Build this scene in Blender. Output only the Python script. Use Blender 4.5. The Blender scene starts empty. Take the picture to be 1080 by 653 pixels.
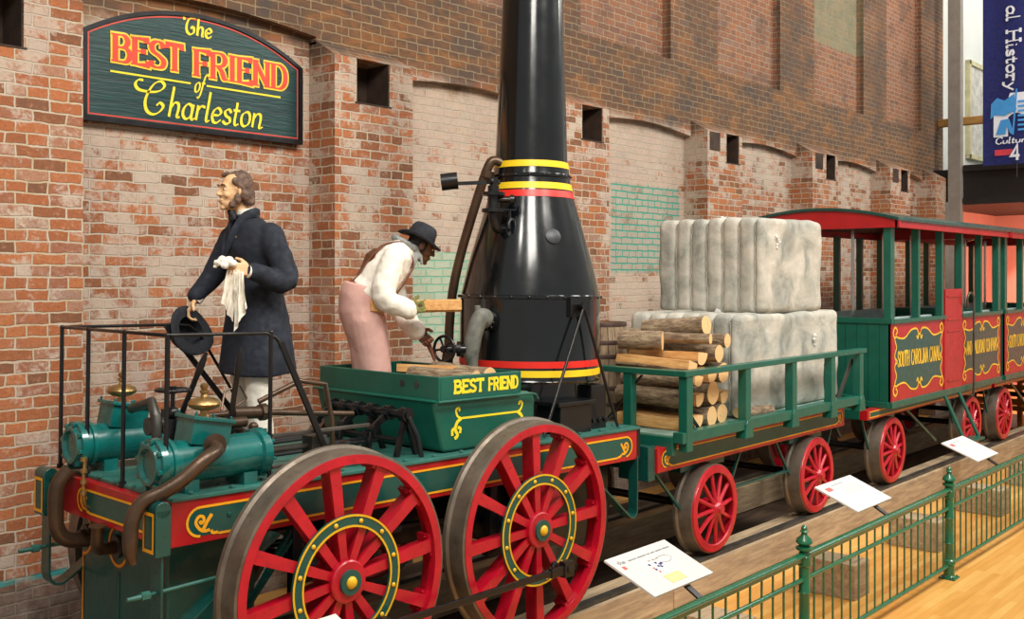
import bpy, bmesh, math, random
from mathutils import Vector as V, Matrix, noise
random.seed(7)
PI = math.pi
C = bpy.context.scene
COL = C.collection

# ------------------------------------------------------------------ camera, world, lights, exposure
YAW = math.radians(41.36)
cam = bpy.data.cameras.new('camera'); cam.lens = 36*1090/1080; cam.sensor_width = 36
cam.shift_y = -35.5/1080
co = bpy.data.objects.new('camera', cam); COL.objects.link(co)
co.location = (0, 0, 2.3); co.rotation_euler = (PI/2, 0, YAW-PI/2)
cam.clip_end = 200
C.camera = co
w = bpy.data.worlds.new('world'); C.world = w; w.use_nodes = True
w.node_tree.nodes['Background'].inputs[0].default_value = (1.0, 0.96, 0.9, 1)
w.node_tree.nodes['Background'].inputs[1].default_value = 0.40
C.view_settings.view_transform = 'Standard'; C.view_settings.look = 'None'
C.view_settings.gamma = 1; C.view_settings.use_curve_mapping = False
C.view_settings.exposure = 0.0

def lamp(name, kind, loc, target, power, size=1.0, col=(1, .95, .875), size_y=None, spot=60, blend=.6):
    l = bpy.data.lights.new(name, kind); l.energy = power; l.color = col
    if kind == 'AREA':
        l.size = size
        if size_y: l.shape = 'RECTANGLE'; l.size_y = size_y
    elif kind == 'SPOT':
        l.spot_size = math.radians(spot); l.spot_blend = blend; l.shadow_soft_size = size
    else: l.shadow_soft_size = size
    o = bpy.data.objects.new(name, l); COL.objects.link(o)
    o.location = loc; d = V(target)-V(loc); o.rotation_euler = d.to_track_quat('-Z', 'Y').to_euler()
    return o
lamp('ceiling_light', 'AREA', (1.0, 0.5, 7.5), (3.5, 6, 1.2), 330, 2.2)
lamp('ceiling_light', 'AREA', (5.5, -0.5, 8.0), (6.5, 6, 1.2), 430, 2.2)
lamp('ceiling_light', 'AREA', (12.0, 0.0, 8.5), (12, 6, 1.5), 480, 2.5)
lamp('ceiling_light', 'AREA', (18.0, 1.5, 8.8), (18, 6, 1.0), 420, 2.5)
lamp('track_spot', 'SPOT', (0.5, 3.2, 6.5), (3.2, 5.6, 1.5), 260, .25, spot=60)
lamp('track_spot', 'SPOT', (3.2, 1.8, 7.0), (5.2, 5.6, 1.6), 330, .25, spot=60)
lamp('track_spot', 'SPOT', (7.5, 1.2, 7.0), (8.6, 5.0, 1.8), 380, .25, spot=60)
lamp('track_spot', 'SPOT', (11.5, 0.8, 7.0), (12.6, 4.6, 1.2), 380, .25, spot=60)
lamp('floor_spot', 'SPOT', (9.0, -0.5, 6.0), (9.8, 1.8, -0.3), 330, .3, spot=75)

# ------------------------------------------------------------------ colour and material helpers
def hexc(h):
    h = h.lstrip('#'); r = [int(h[i:i+2], 16)/255 for i in (0, 2, 4)]
    return tuple((c/12.92 if c <= .04045 else ((c+.055)/1.055)**2.4) for c in r)+(1,)

class N:
    """tiny node-graph helper"""
    def __init__(s, name):
        s.m = bpy.data.materials.new(name); s.m.use_nodes = True; s.t = s.m.node_tree
        s.b = s.t.nodes['Principled BSDF']
    def n(s, typ, **k):
        nd = s.t.nodes.new(typ)
        for a, v in k.items(): setattr(nd, a, v)
        return nd
    def put(s, sock, v):
        if hasattr(v, 'links') or isinstance(v, bpy.types.NodeSocket): s.t.links.new(v, sock)
        else: sock.default_value = v
    def math(s, op, a, b=0.0, c=None, clamp=False):
        nd = s.n('ShaderNodeMath', operation=op); nd.use_clamp = clamp
        s.put(nd.inputs[0], a); s.put(nd.inputs[1], b)
        if c is not None: s.put(nd.inputs[2], c)
        return nd.outputs[0]
    def mix(s, f, a, b, mode='MIX'):
        nd = s.n('ShaderNodeMix', data_type='RGBA', blend_type=mode); nd.clamp_factor = True
        s.put(nd.inputs[0], f); s.put(nd.inputs[6], a); s.put(nd.inputs[7], b)
        return nd.outputs[2]
    def noise(s, vec, scale, detail=4, rough=.55, dist=0.0):
        nd = s.n('ShaderNodeTexNoise'); s.put(nd.inputs['Vector'], vec)
        nd.inputs['Scale'].default_value = scale; nd.inputs['Detail'].default_value = detail
        nd.inputs['Roughness'].default_value = rough; nd.inputs['Distortion'].default_value = dist
        return nd.outputs['Fac']
    def ramp(s, f, stops, interp='LINEAR'):
        nd = s.n('ShaderNodeValToRGB'); cr = nd.color_ramp; cr.interpolation = interp
        while len(cr.elements) < len(stops): cr.elements.new(.5)
        for e, (p, c) in zip(cr.elements, stops):
            e.position = p; e.color = c if not isinstance(c, str) else hexc(c)
        s.put(nd.inputs[0], f); return nd.outputs[0]
    def step(s, x, a, b):
        nd = s.n('ShaderNodeMapRange', interpolation_type='SMOOTHSTEP')
        s.put(nd.inputs[0], x); nd.inputs[1].default_value = a; nd.inputs[2].default_value = b
        return nd.outputs[0]
    def bump(s, h, strength=.4, dist=.01, nrm=None):
        nd = s.n('ShaderNodeBump'); nd.inputs['Strength'].default_value = strength
        nd.inputs['Distance'].default_value = dist; s.put(nd.inputs['Height'], h)
        if nrm is not None: s.put(nd.inputs['Normal'], nrm)
        s.t.links.new(nd.outputs[0], s.b.inputs['Normal']); return nd.outputs[0]
    def obj(s): return s.n('ShaderNodeTexCoord').outputs['Object']
    def mapped(s, vec, scale=(1, 1, 1), rot=(0, 0, 0)):
        nd = s.n('ShaderNodeMapping'); s.put(nd.inputs[0], vec)
        nd.inputs['Scale'].default_value = scale; nd.inputs['Rotation'].default_value = rot
        return nd.outputs[0]

def paint(name, col, rough=.35, metal=0.0, var=.12, scale=6, bump=.05, coat=0.0, dirt=None, dirt_amt=.35):
    g = N(name); c = hexc(col) if isinstance(col, str) else col
    v = g.obj(); f = g.noise(v, scale, 5)
    lo = tuple(x*(1-var*1.6) for x in c[:3])+(1,); hi = tuple(min(1, x*(1+var*1.6)) for x in c[:3])+(1,)
    out = g.ramp(f, [(.3, lo), (.7, hi)])
    if dirt:
        f2 = g.noise(v, scale*2.3, 6, .65)
        out = g.mix(g.math('MULTIPLY', g.step(f2, .52, .72), dirt_amt), out, hexc(dirt))
    g.put(g.b.inputs['Base Color'], out)
    g.put(g.b.inputs['Roughness'], g.ramp(g.noise(v, scale*3, 4), [(.3, (rough*.8,)*3+(1,)), (.7, (min(1, rough*1.25),)*3+(1,))]))
    g.b.inputs['Metallic'].default_value = metal
    if coat: g.b.inputs['Coat Weight'].default_value = coat; g.b.inputs['Coat Roughness'].default_value = .12
    if bump: g.bump(g.noise(v, scale*8, 4), bump, .004)
    return g.m

def wood(name, a, b, c, axis='X', scale=1.0, rough=.7, bump=.4):
    g = N(name); v = g.obj()
    st = {'X': (1, 9, 9), 'Y': (9, 1, 9), 'Z': (9, 9, 1)}[axis]
    mv = g.mapped(v, tuple(s*scale for s in st))
    f = g.noise(mv, 2.2, 8, .65, .4); f2 = g.noise(v, 1.1*scale, 3)
    out = g.ramp(f, [(.3, a), (.5, b), (.72, c)])
    out = g.mix(g.math('MULTIPLY', f2, .35), out, hexc(a))
    g.put(g.b.inputs['Base Color'], out); g.b.inputs['Roughness'].default_value = rough
    g.bump(f, bump, .006); return g.m

# ------------------------------------------------------------------ geometry accumulator
PIV = {}
class G:
    def __init__(s): s.v = []; s.f = []; s.m = []
    def add(s, vs, fs, mi=0):
        o = len(s.v); s.v += [V(p) for p in vs]
        for f in fs: s.f.append(tuple(i+o for i in f)); s.m.append(mi)
    def obox(s, c, ax, ay, az, mi=0):
        c, ax, ay, az = V(c), V(ax), V(ay), V(az)
        vs = [c+ax*i+ay*j+az*k for k in (-1, 1) for j in (-1, 1) for i in (-1, 1)]
        fs = [(0, 2, 3, 1), (4, 5, 7, 6), (0, 1, 5, 4), (2, 6, 7, 3), (0, 4, 6, 2), (1, 3, 7, 5)]
        if ax.cross(ay).dot(az) < 0: fs = [tuple(reversed(f)) for f in fs]
        s.add(vs, fs, mi)
    def box(s, x0, x1, y0, y1, z0, z1, mi=0):
        s.obox(((x0+x1)/2, (y0+y1)/2, (z0+z1)/2), ((x1-x0)/2, 0, 0), (0, (y1-y0)/2, 0), (0, 0, (z1-z0)/2), mi)
    def bar(s, p0, p1, w_, h_, up=(0, 0, 1), mi=0):
        p0, p1 = V(p0), V(p1); d = (p1-p0); L = d.length; d.normalize()
        u = V(up); r = d.cross(u)
        if r.length < 1e-4: r = d.cross(V((1, 0, 0)))
        r.normalize(); u = r.cross(d)
        s.obox((p0+p1)/2, d*L/2, r*w_/2, u*h_/2, mi)
    def tube(s, pts, r, n=10, mi=0, caps=True, closed=False, ref=None, ell=None):
        """sweep of circular (or elliptic: ell list of (ra, rb), ra along ref) sections"""
        pts = [V(p) for p in pts]; k = len(pts)
        if not isinstance(r, (list, tuple)): r = [r]*k
        T = []
        for i in range(k):
            if closed: t = pts[(i+1) % k]-pts[i-1]
            else: t = pts[min(i+1, k-1)]-pts[max(i-1, 0)]
            T.append(t.normalized())
        a = V(ref) if ref is not None else (V((0, 0, 1)) if abs(T[0].z) < .9 else V((1, 0, 0)))
        vs = []; fs = []
        for i in range(k):
            a = (V(ref) if ref is not None else a)
            u = a-T[i]*a.dot(T[i])
            if u.length < 1e-5: u = T[i].orthogonal()
            u.normalize(); a = u; b = T[i].cross(u)
            ra, rb = ell[i] if ell else (r[i], r[i])
            for j in range(n):
                t = 2*PI*j/n; vs.append(pts[i]+u*ra*math.cos(t)+b*rb*math.sin(t))
        rng = k if closed else k-1
        for i in range(rng):
            i2 = (i+1) % k
            for j in range(n):
                j2 = (j+1) % n; fs.append((i*n+j, i*n+j2, i2*n+j2, i2*n+j))
        if caps and not closed:
            fs.append(tuple(reversed(range(n)))); fs.append(tuple((k-1)*n+j for j in range(n)))
        s.add(vs, fs, mi)
    def cyl(s, p0, p1, r, n=16, mi=0, r1=None): s.tube([p0, p1], [r, r if r1 is None else r1], n, mi)
    def lathe(s, prof, o=(0, 0, 0), ax=(0, 0, 1), n=32, mi=0, close=False, mis=None):
        """prof: (radius, height) along ax; closed profile when close"""
        o = V(o); ax = V(ax).normalized(); u = ax.orthogonal().normalized(); b = ax.cross(u)
        vs = []; fs = []; k = len(prof); base = len(s.v)
        for (r, h) in prof:
            for j in range(n):
                t = 2*PI*j/n; vs.append(o+ax*h+(u*math.cos(t)+b*math.sin(t))*r)
        ms = []
        for i in range(k if close else k-1):
            i2 = (i+1) % k
            for j in range(n):
                j2 = (j+1) % n; fs.append((i*n+j, i*n+j2, i2*n+j2, i2*n+j)); ms.append(mis[i] if mis else mi)
        if not close:
            if prof[0][0] > 1e-4: fs.append(tuple(reversed(range(n)))); ms.append(mis[0] if mis else mi)
            if prof[-1][0] > 1e-4: fs.append(tuple((k-1)*n+j for j in range(n))); ms.append(mis[-1] if mis else mi)
        s.v += vs
        for f, m in zip(fs, ms): s.f.append(tuple(i+base for i in f)); s.m.append(m)
    def ball(s, c, rx, ry=None, rz=None, R=None, n=14, mi=0):
        ry = rx if ry is None else ry; rz = rx if rz is None else rz; c = V(c)
        m = n//2; vs = []; fs = []
        for i in range(m+1):
            ph = PI*i/m
            for j in range(n):
                t = 2*PI*j/n; p = V((rx*math.sin(ph)*math.cos(t), ry*math.sin(ph)*math.sin(t), -rz*math.cos(ph)))
                vs.append(c+(R @ p if R else p))
        for i in range(m):
            for j in range(n):
                j2 = (j+1) % n; fs.append((i*n+j, i*n+j2, (i+1)*n+j2, (i+1)*n+j))
        s.add(vs, fs, mi)
    def caps(s, p0, p1, r0, r1=None, n=10, mi=0):
        """capsule with round ends"""
        r1 = r0 if r1 is None else r1; p0, p1 = V(p0), V(p1); d = (p1-p0).normalized()
        P = []; R = []
        for a in (-80, -50, -20): t = math.radians(a); P.append(p0+d*r0*math.sin(t)); R.append(r0*math.cos(t))
        for a in (20, 50, 80): t = math.radians(a); P.append(p1+d*r1*math.sin(t)); R.append(r1*math.cos(t))
        s.tube(P, R, n, mi)
    def prism(s, poly, fn, h0, h1, mi=0):
        """poly: 2-D outline; fn(u, v, h) -> point"""
        n = len(poly); vs = [fn(u, v, h0) for u, v in poly]+[fn(u, v, h1) for u, v in poly]
        fs = [tuple(reversed(range(n))), tuple(range(n, 2*n))]
        for i in range(n): j = (i+1) % n; fs.append((i, j, j+n, i+n))
        s.add(vs, fs, mi)
    def poly(s, poly, fn, h, mi=0):
        s.add([fn(u, v, h) for u, v in poly], [tuple(range(len(poly)))], mi)
    def ribbon(s, pts, wd, fn, h, mi=0, closed=False, nib=None):
        """flat painted line; nib=(thin, thick, angle)"""
        s.rc = getattr(s, 'rc', 0)+1; h = h+(s.rc % 16)*.00012
        P = [V((p[0], p[1])) for p in pts]; k = len(P); L = []; R = []
        for i in range(k):
            a = P[(i-1) % k] if (closed or i > 0) else P[i]; b = P[(i+1) % k] if (closed or i < k-1) else P[i]
            d0 = (P[i]-a); d1 = (b-P[i])
            if d0.length < 1e-9: d0 = d1
            if d1.length < 1e-9: d1 = d0
            d0 = d0.normalized(); d1 = d1.normalized(); t = d0+d1
            t = t.normalized() if t.length > 1e-6 else d1
            nn = V((-t.y, t.x)); ca = max(.5, nn.dot(V((-d1.y, d1.x))))
            ww = wd
            if nib: ww = nib[0]+(nib[1]-nib[0])*abs(math.sin(math.atan2(t.y, t.x)-nib[2]))
            L.append(P[i]+nn*ww/2/ca); R.append(P[i]-nn*ww/2/ca)
        vs = [fn(p.x, p.y, h) for p in L]+[fn(p.x, p.y, h) for p in R]; fs = []
        for i in range(k if closed else k-1):
            j = (i+1) % k; fs.append((i+k, j+k, j, i))
        s.add(vs, fs, mi)
    def build(s, name, mats, parent=None, smooth=None, bevel=0, M=None, origin=None, uv=False, remesh=0, smoothmod=0, label=None, disp=None):
        if not isinstance(mats, (list, tuple)): mats = [mats]
        vs = [M @ v for v in s.v] if M is not None else s.v
        if origin is None:
            if parent is not None and parent.name in PIV: origin = PIV[parent.name]
            elif parent is None:
                xs = [v.x for v in vs]; ys = [v.y for v in vs]; zs = [v.z for v in vs]
                origin = V(((min(xs)+max(xs))/2, (min(ys)+max(ys))/2, min(zs)))
            else: origin = V((0, 0, 0))
        origin = V(origin)
        me = bpy.data.meshes.new(name); me.from_pydata([v-origin for v in vs], [], s.f)
        for m in mats: me.materials.append(m)
        me.polygons.foreach_set('material_index', s.m)
        me.update()
        bm = bmesh.new(); bm.from_mesh(me); bmesh.ops.recalc_face_normals(bm, faces=bm.faces) if not uv else None
        bm.to_mesh(me); bm.free()
        if uv:
            ul = me.uv_layers.new(name='uv')
            for p in me.polygons:
                n_ = p.normal
                for li in p.loop_indices:
                    q = me.vertices[me.loops[li].vertex_index].co+origin
                    if abs(n_.y) >= max(abs(n_.x), abs(n_.z)): ul.data[li].uv = (q.x, q.z)
                    elif abs(n_.x) >= abs(n_.z): ul.data[li].uv = (q.y+.11, q.z)
                    else: ul.data[li].uv = (q.x, q.y)
        o = bpy.data.objects.new(name, me); COL.objects.link(o)
        if parent is not None:
            o.parent = parent
        else: o.location = origin
        PIV[o.name] = origin
        if smooth is not None:
            for p in me.polygons: p.use_smooth = True
            if smooth < 179 and not remesh: me.set_sharp_from_angle(angle=math.radians(smooth))
        if remesh:
            md = o.modifiers.new('remesh', 'REMESH'); md.mode = 'VOXEL'; md.voxel_size = remesh; md.use_smooth_shade = True
        if smoothmod:
            md = o.modifiers.new('smooth', 'SMOOTH'); md.iterations = smoothmod; md.factor = .6
        if disp:
            tx = bpy.data.textures.new(name+'_fold', 'CLOUDS'); tx.noise_scale = disp[1]; tx.noise_depth = 2
            md = o.modifiers.new('folds', 'DISPLACE'); md.texture = tx; md.strength = disp[0]; md.mid_level = .5
        if bevel:
            md = o.modifiers.new('bevel', 'BEVEL'); md.width = bevel; md.segments = 2; md.limit_method = 'ANGLE'
            md.angle_limit = math.radians(35); md.harden_normals = False
        if label: o['label'] = label
        return o

def thing(name, label, cat, loc, group=None, rz=0):
    o = bpy.data.objects.new(name, None); COL.objects.link(o); o.location = loc; o.rotation_euler = (0, 0, rz)
    o['label'] = label; o['category'] = cat; o.empty_display_size = .2
    if group: o['group'] = group
    PIV[o.name] = V(loc); return o
def tag(o, label, cat, group=None, kind=None):
    o['label'] = label; o['category'] = cat
    if group: o['group'] = group
    if kind: o['kind'] = kind
    return o
def struct(o): o['kind'] = 'structure'; return o

def cr(pts, sub=6, closed=False):
    """Catmull-Rom through pts (2-D or 3-D)"""
    P = [V(p) for p in pts]; n = len(P); out = []
    rng = n if closed else n-1
    for i in range(rng):
        p0 = P[(i-1) % n] if (closed or i > 0) else P[0]*2-P[1]
        p1 = P[i]; p2 = P[(i+1) % n]
        p3 = P[(i+2) % n] if (closed or i+2 < n) else p2*2-p1
        for k in range(sub):
            t = k/sub
            out.append(.5*((2*p1)+(p2-p0)*t+(2*p0-5*p1+4*p2-p3)*t*t+(3*p1-p0-3*p2+p3)*t**3))
    if not closed: out.append(P[-1])
    return out

# ------------------------------------------------------------------ lettering: own stroke alphabet (s = smooth curve, l = straight)
A_ = {
 'B': (.66, [('l', [(.12, 0), (.12, 1)]), ('s', [(.12, 1), (.42, .99), (.54, .78), (.42, .56), (.12, .53)]), ('s', [(.12, .53), (.48, .52), (.62, .28), (.48, .02), (.12, 0)])]),
 'E': (.62, [('l', [(.12, 0), (.12, 1)]), ('l', [(.12, 1), (.54, 1), (.54, .84)]), ('l', [(.12, .52), (.42, .52)]), ('l', [(.42, .62), (.42, .42)]), ('l', [(.12, 0), (.57, 0), (.57, .17)])]),
 'S': (.6, [('s', [(.5, .78), (.44, .96), (.26, 1), (.1, .85), (.14, .62), (.36, .46), (.52, .28), (.46, .06), (.26, 0), (.09, .08), (.07, .24)])]),
 'T': (.64, [('l', [(.32, 0), (.32, 1)]), ('l', [(.06, .82), (.06, 1), (.58, 1), (.58, .82)])]),
 'F': (.6, [('l', [(.12, 0), (.12, 1)]), ('l', [(.12, 1), (.55, 1), (.55, .82)]), ('l', [(.12, .5), (.42, .5)]), ('l', [(.42, .6), (.42, .4)])]),
 'R': (.68, [('l', [(.12, 0), (.12, 1)]), ('s', [(.12, 1), (.45, .99), (.57, .76), (.45, .53), (.12, .5)]), ('s', [(.3, .5), (.45, .3), (.54, .03), (.66, .02)])]),
 'I': (.32, [('l', [(.16, 0), (.16, 1)])]),
 'N': (.72, [('l', [(.12, 0), (.12, 1)]), ('l', [(.1, 1), (.6, 0)]), ('l', [(.6, 0), (.6, 1)])]),
 'D': (.68, [('l', [(.12, 0), (.12, 1)]), ('s', [(.12, 1), (.42, .97), (.6, .72), (.6, .28), (.42, .03), (.12, 0)])]),
 'O': (.66, [('c', [(.33, 1), (.1, .8), (.07, .5), (.1, .2), (.33, 0), (.56, .2), (.59, .5), (.56, .8)])]),
 'U': (.68, [('s', [(.12, 1), (.12, .3), (.2, .04), (.35, 0), (.5, .06), (.57, .3), (.57, 1)])]),
 'H': (.7, [('l', [(.12, 0), (.12, 1)]), ('l', [(.58, 0), (.58, 1)]), ('l', [(.12, .52), (.58, .52)])]),
 'C': (.62, [('s', [(.55, .78), (.5, .95), (.32, 1), (.12, .8), (.08, .5), (.12, .2), (.32, 0), (.5, .05), (.56, .24)])]),
 'A': (.68, [('l', [(.06, 0), (.34, 1)]), ('l', [(.34, 1), (.62, 0)]), ('l', [(.16, .34), (.52, .34)])]),
 'L': (.58, [('l', [(.12, 0), (.12, 1)]), ('l', [(.12, 0), (.54, 0), (.54, .2)])]),
 'P': (.62, [('l', [(.12, 0), (.12, 1)]), ('s', [(.12, 1), (.45, .99), (.57, .74), (.45, .48), (.12, .46)])]),
 'M': (.86, [('l', [(.12, 0), (.12, 1)]), ('l', [(.12, 1), (.43, .15), (.74, 1)]), ('l', [(.74, 1), (.74, 0)])]),
 'Y': (.68, [('l', [(.34, 0), (.34, .46)]), ('l', [(.07, 1), (.34, .46), (.61, 1)])]),
 ' ': (.38, []),
 'a': (.52, [('c', [(.38, .4), (.22, .5), (.08, .34), (.08, .12), (.22, 0), (.38, .12)]), ('s', [(.42, .5), (.4, .1), (.46, 0), (.54, .06)])]),
 'h': (.5, [('l', [(.08, 1), (.08, 0)]), ('s', [(.08, .28), (.2, .47), (.34, .46), (.38, .3), (.37, .04), (.48, .03)])]),
 'r': (.38, [('l', [(.08, .5), (.08, 0)]), ('s', [(.08, .3), (.2, .48), (.36, .46)])]),
 'l': (.24, [('s', [(.08, 1), (.08, .5), (.08, .1), (.13, 0), (.22, .05)])]),
 'e': (.44, [('s', [(.08, .25), (.3, .26), (.38, .38), (.25, .5), (.1, .4), (.06, .2), (.14, .02), (.28, 0), (.42, .12)])]),
 's': (.4, [('s', [(.36, .4), (.24, .5), (.1, .42), (.16, .28), (.32, .2), (.34, .06), (.2, 0), (.05, .08)])]),
 't': (.34, [('s', [(.14, .78), (.14, .4), (.14, .1), (.2, 0), (.32, .05)]), ('l', [(.02, .5), (.3, .5)])]),
 'o': (.48, [('c', [(.24, .5), (.09, .4), (.06, .22), (.12, .05), (.24, 0), (.38, .1), (.41, .28), (.36, .44)])]),
 'n': (.5, [('l', [(.08, .5), (.08, 0)]), ('s', [(.08, .28), (.2, .47), (.34, .46), (.38, .3), (.37, .05), (.42, 0), (.52, .05)])]),
 'f': (.36, [('s', [(.42, .9), (.32, 1), (.2, .85), (.15, .4), (.1, -.1), (0, -.3), (-.1, -.24)]), ('l', [(.02, .5), (.32, .5)])]),
 'i': (.22, [('s', [(.08, .5), (.08, .1), (.13, 0), (.22, .05)]), ('l', [(.07, .68), (.1, .74)])]),
 'y': (.46, [('s', [(.06, .5), (.12, .3), (.22, .06)]), ('s', [(.4, .5), (.26, .1), (.12, -.24), (-.02, -.24)])]),
 'u': (.5, [('s', [(.08, .5), (.08, .15), (.2, 0), (.38, .15)]), ('l', [(.4, .5), (.4, 0)])]),
 'w': (.6, [('l', [(.05, .5), (.16, 0), (.28, .5), (.42, 0), (.54, .5)])]),
 '1T': (.6, [('s', [(-.12, .72), (-.16, .88), (-.04, 1.0), (.2, .97), (.45, .93), (.62, 1.0)]), ('s', [(.34, .93), (.12, .78), (.02, .45), (.08, .12), (.28, 0), (.46, .14), (.46, .36), (.34, .42), (.28, .3)])]),
 '1C': (.8, [('s', [(.02, 1.0), (-.14, .98), (-.22, .84), (-.12, .70), (.12, .66), (.42, .68), (.64, .78), (.72, .93), (.60, 1.04), (.40, .95), (.22, .66), (.14, .34), (.22, .06), (.42, -.03), (.62, .06), (.74, .26), (.62, .36), (.52, .26)])]),
 '4': (.6, [('l', [(.42, 0), (.42, 1), (.06, .3), (.56, .3)])]),
 '1': (.4, [('l', [(.08, .82), (.22, 1), (.22, 0)])]),
}
def glyphs(text, serif=.0, script=()):
    """-> list of strokes in unit space and the width"""
    out = []; x = 0
    for i, ch in enumerate(text):
        key = '1'+ch if (i in script) else ch
        wd, st = A_[key]
        for kind, pts in st:
            p = [V((a+x, b)) for a, b in pts]
            if kind == 's': p = cr(p, 5)
            elif kind == 'c': p = cr(p, 5, True); p.append(p[0].copy())
            out.append(p)
            if serif and kind == 'l' and ch != '4':
                for e in (pts[0], pts[-1]):
                    if (abs(e[1]) < .01 or abs(e[1]-1) < .01 or abs(e[1]-.5) < .01) and abs(pts[0][0]-pts[1][0]) < .35 and abs(pts[0][1]-pts[1][1]) > .2:
                        out.append([V((e[0]+x-serif, e[1])), V((e[0]+x+serif, e[1]))])
        x += wd
    return out, x
def text(g, s_, fn, h, x0, x1, z0, ht, wd, mi=0, serif=0, nib=None, shear=0, arc=0, script=(), rot=None, z1=None, htfn=None):
    st, W = glyphs(s_, serif, script); sx = (x1-x0)/W
    for p in st:
        q = []
        for a in p:
            u = a.x/W; hh = ht*(htfn(u) if htfn else 1)
            zz = z0+((z1-z0)*u if z1 is not None else 0)+a.y*hh
            q.append((x0+a.x*sx+a.y*hh*shear, zz))
        if rot: q = [rot(a, b) for a, b in q]
        g.ribbon(q, wd, fn, h, mi, nib=nib)

# ------------------------------------------------------------------ materials
def brick_material():
    g = N('old_brick'); uv = g.n('ShaderNodeTexCoord').outputs['UV']; ob = g.obj()
    wob = g.n('ShaderNodeTexNoise'); wob.inputs['Scale'].default_value = 9; wob.inputs['Detail'].default_value = 3; g.put(wob.inputs['Vector'], uv)
    sub = g.n('ShaderNodeVectorMath', operation='SUBTRACT'); g.put(sub.inputs[0], wob.outputs['Color']); sub.inputs[1].default_value = (.5, .5, .5)
    sc = g.n('ShaderNodeVectorMath', operation='SCALE'); g.put(sc.inputs[0], sub.outputs[0]); sc.inputs['Scale'].default_value = .03
    ad = g.n('ShaderNodeVectorMath', operation='ADD'); g.put(ad.inputs[0], uv); g.put(ad.inputs[1], sc.outputs[0])
    def bt(c1, c2, mort=.0085):
        b = g.n('ShaderNodeTexBrick'); g.put(b.inputs['Vector'], ad.outputs[0])
        b.inputs['Scale'].default_value = 1; b.inputs['Brick Width'].default_value = .225; b.inputs['Row Height'].default_value = .079
        b.inputs['Mortar Size'].default_value = mort; b.inputs['Mortar Smooth'].default_value = .35; b.inputs['Bias'].default_value = 0
        b.offset = .5; b.squash = .62; b.squash_frequency = 4
        b.inputs['Color1'].default_value = c1; b.inputs['Color2'].default_value = c2; b.inputs['Mortar'].default_value = (.5, .5, .5, 1)
        return b
    b = bt((0, 0, 0, 1), (1, 1, 1, 1))
    mort = b.outputs['Fac']
    n1 = g.noise(ad.outputs[0], 1.3, 4); n2 = g.noise(uv, 22, 6, .7); n3 = g.noise(uv, .55, 3); n4 = g.noise(uv, 60, 4, .7)
    rnd = g.math('ADD', g.math('MULTIPLY', b.outputs['Color'], .72), g.math('MULTIPLY', n2, .28))
    brick = g.ramp(rnd, [(.06, '#5f4a3c'), (.2, '#8b5737'), (.36, '#a5613a'), (.52, '#b36e42'), (.66, '#945c42'), (.8, '#a97c62'), (.93, '#87736c')])
    brick = g.mix(g.math('MULTIPLY', g.step(n4, .48, .7), .5), brick, hexc('#5c4034'))
    brick = g.mix(g.math('MULTIPLY', g.step(n2, .54, .72), .5), brick, hexc('#b89a84'))
    mortc = g.mix(n2, hexc('#d6c2a0'), hexc('#9a8266'))
    sep = g.n('ShaderNodeSeparateXYZ'); g.put(sep.inputs[0], ob); X, Y, Z = sep.outputs
    def box(x0, x1, z0, z1, e=.03, jit=0.0):
        xx = g.math('ADD', X, g.math('MULTIPLY', g.math('SUBTRACT', n2, .5), jit)) if jit else X
        zz = g.math('ADD', Z, g.math('MULTIPLY', g.math('SUBTRACT', n2, .5), jit)) if jit else Z
        a = g.math('MULTIPLY', g.step(xx, x0-e, x0+e), g.math('SUBTRACT', 1, g.step(xx, x1-e, x1+e)))
        c = g.math('MULTIPLY', g.step(zz, z0-e, z0+e), g.math('SUBTRACT', 1, g.step(zz, z1-e, z1+e)))
        return g.math('MULTIPLY', a, c)
    col = g.mix(mort, brick, mortc)
    # pale limewash remains: heavy in the recesses, scattered on the piers
    recess = g.step(Y, 7.19, 7.22)
    lower = g.math('SUBTRACT', 1, g.step(Z, 4.15, 4.35))
    amt = g.math('ADD', .0, g.math('MULTIPLY', recess, .09))
    amt = g.math('ADD', amt, g.math('MULTIPLY', box(6.5, 8.7, 1.0, 4.2, .3), .13))
    amt = g.math('ADD', amt, g.math('MULTIPLY', box(9.5, 11.7, 1.0, 4.2, .3), .14))
    amt = g.math('ADD', amt, g.math('MULTIPLY', box(5.7, 6.15, 2.5, 3.4, .25), .2))
    amt = g.math('ADD', amt, g.math('MULTIPLY', box(2.0, 22, 3.75, 4.2, .3), .12))
    wn = g.math('ADD', g.noise(uv, 3.2, 8, .72, .4), g.math('MULTIPLY', g.math('SUBTRACT', n3, .5), .25))
    wn = g.math('ADD', wn, g.math('MULTIPLY', g.math('SUBTRACT', g.noise(uv, 34, 5, .75), .5), .42))
    wn = g.math('ADD', wn, g.math('MULTIPLY', g.math('SUBTRACT', b.outputs['Color'], .5), .16))
    wn = g.math('ADD', wn, g.math('MULTIPLY', mort, .10))
    wash = g.math('MULTIPLY', g.step(g.math('ADD', wn, amt), .53, .68), lower)
    wash = g.math('MULTIPLY', wash, g.math('ADD', .45, g.math('MULTIPLY', n2, .65)))
    washc = g.mix(g.noise(uv, 2.1, 4), hexc('#d3c6ae'), hexc('#a99a94'))
    col = g.mix(wash, col, washc)
    # upper band: soot and ochre patina with its own ragged edge
    zb = g.math('ADD', Z, g.math('MULTIPLY', g.math('SUBTRACT', g.noise(uv, 1.6, 5, .6), .5), .55))
    band = g.step(zb, 4.1, 4.34)
    patn = g.math('ADD', g.math('MULTIPLY', g.noise(g.mapped(uv, (1, 2.2, 1)), 1.7, 8, .75, .6), .75), g.math('MULTIPLY', n4, .25))
    pat = g.ramp(patn, [(.34, '#454849'), (.43, '#483f38'), (.51, '#644a33'), (.59, '#8a5b30'), (.68, '#534840')])
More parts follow.
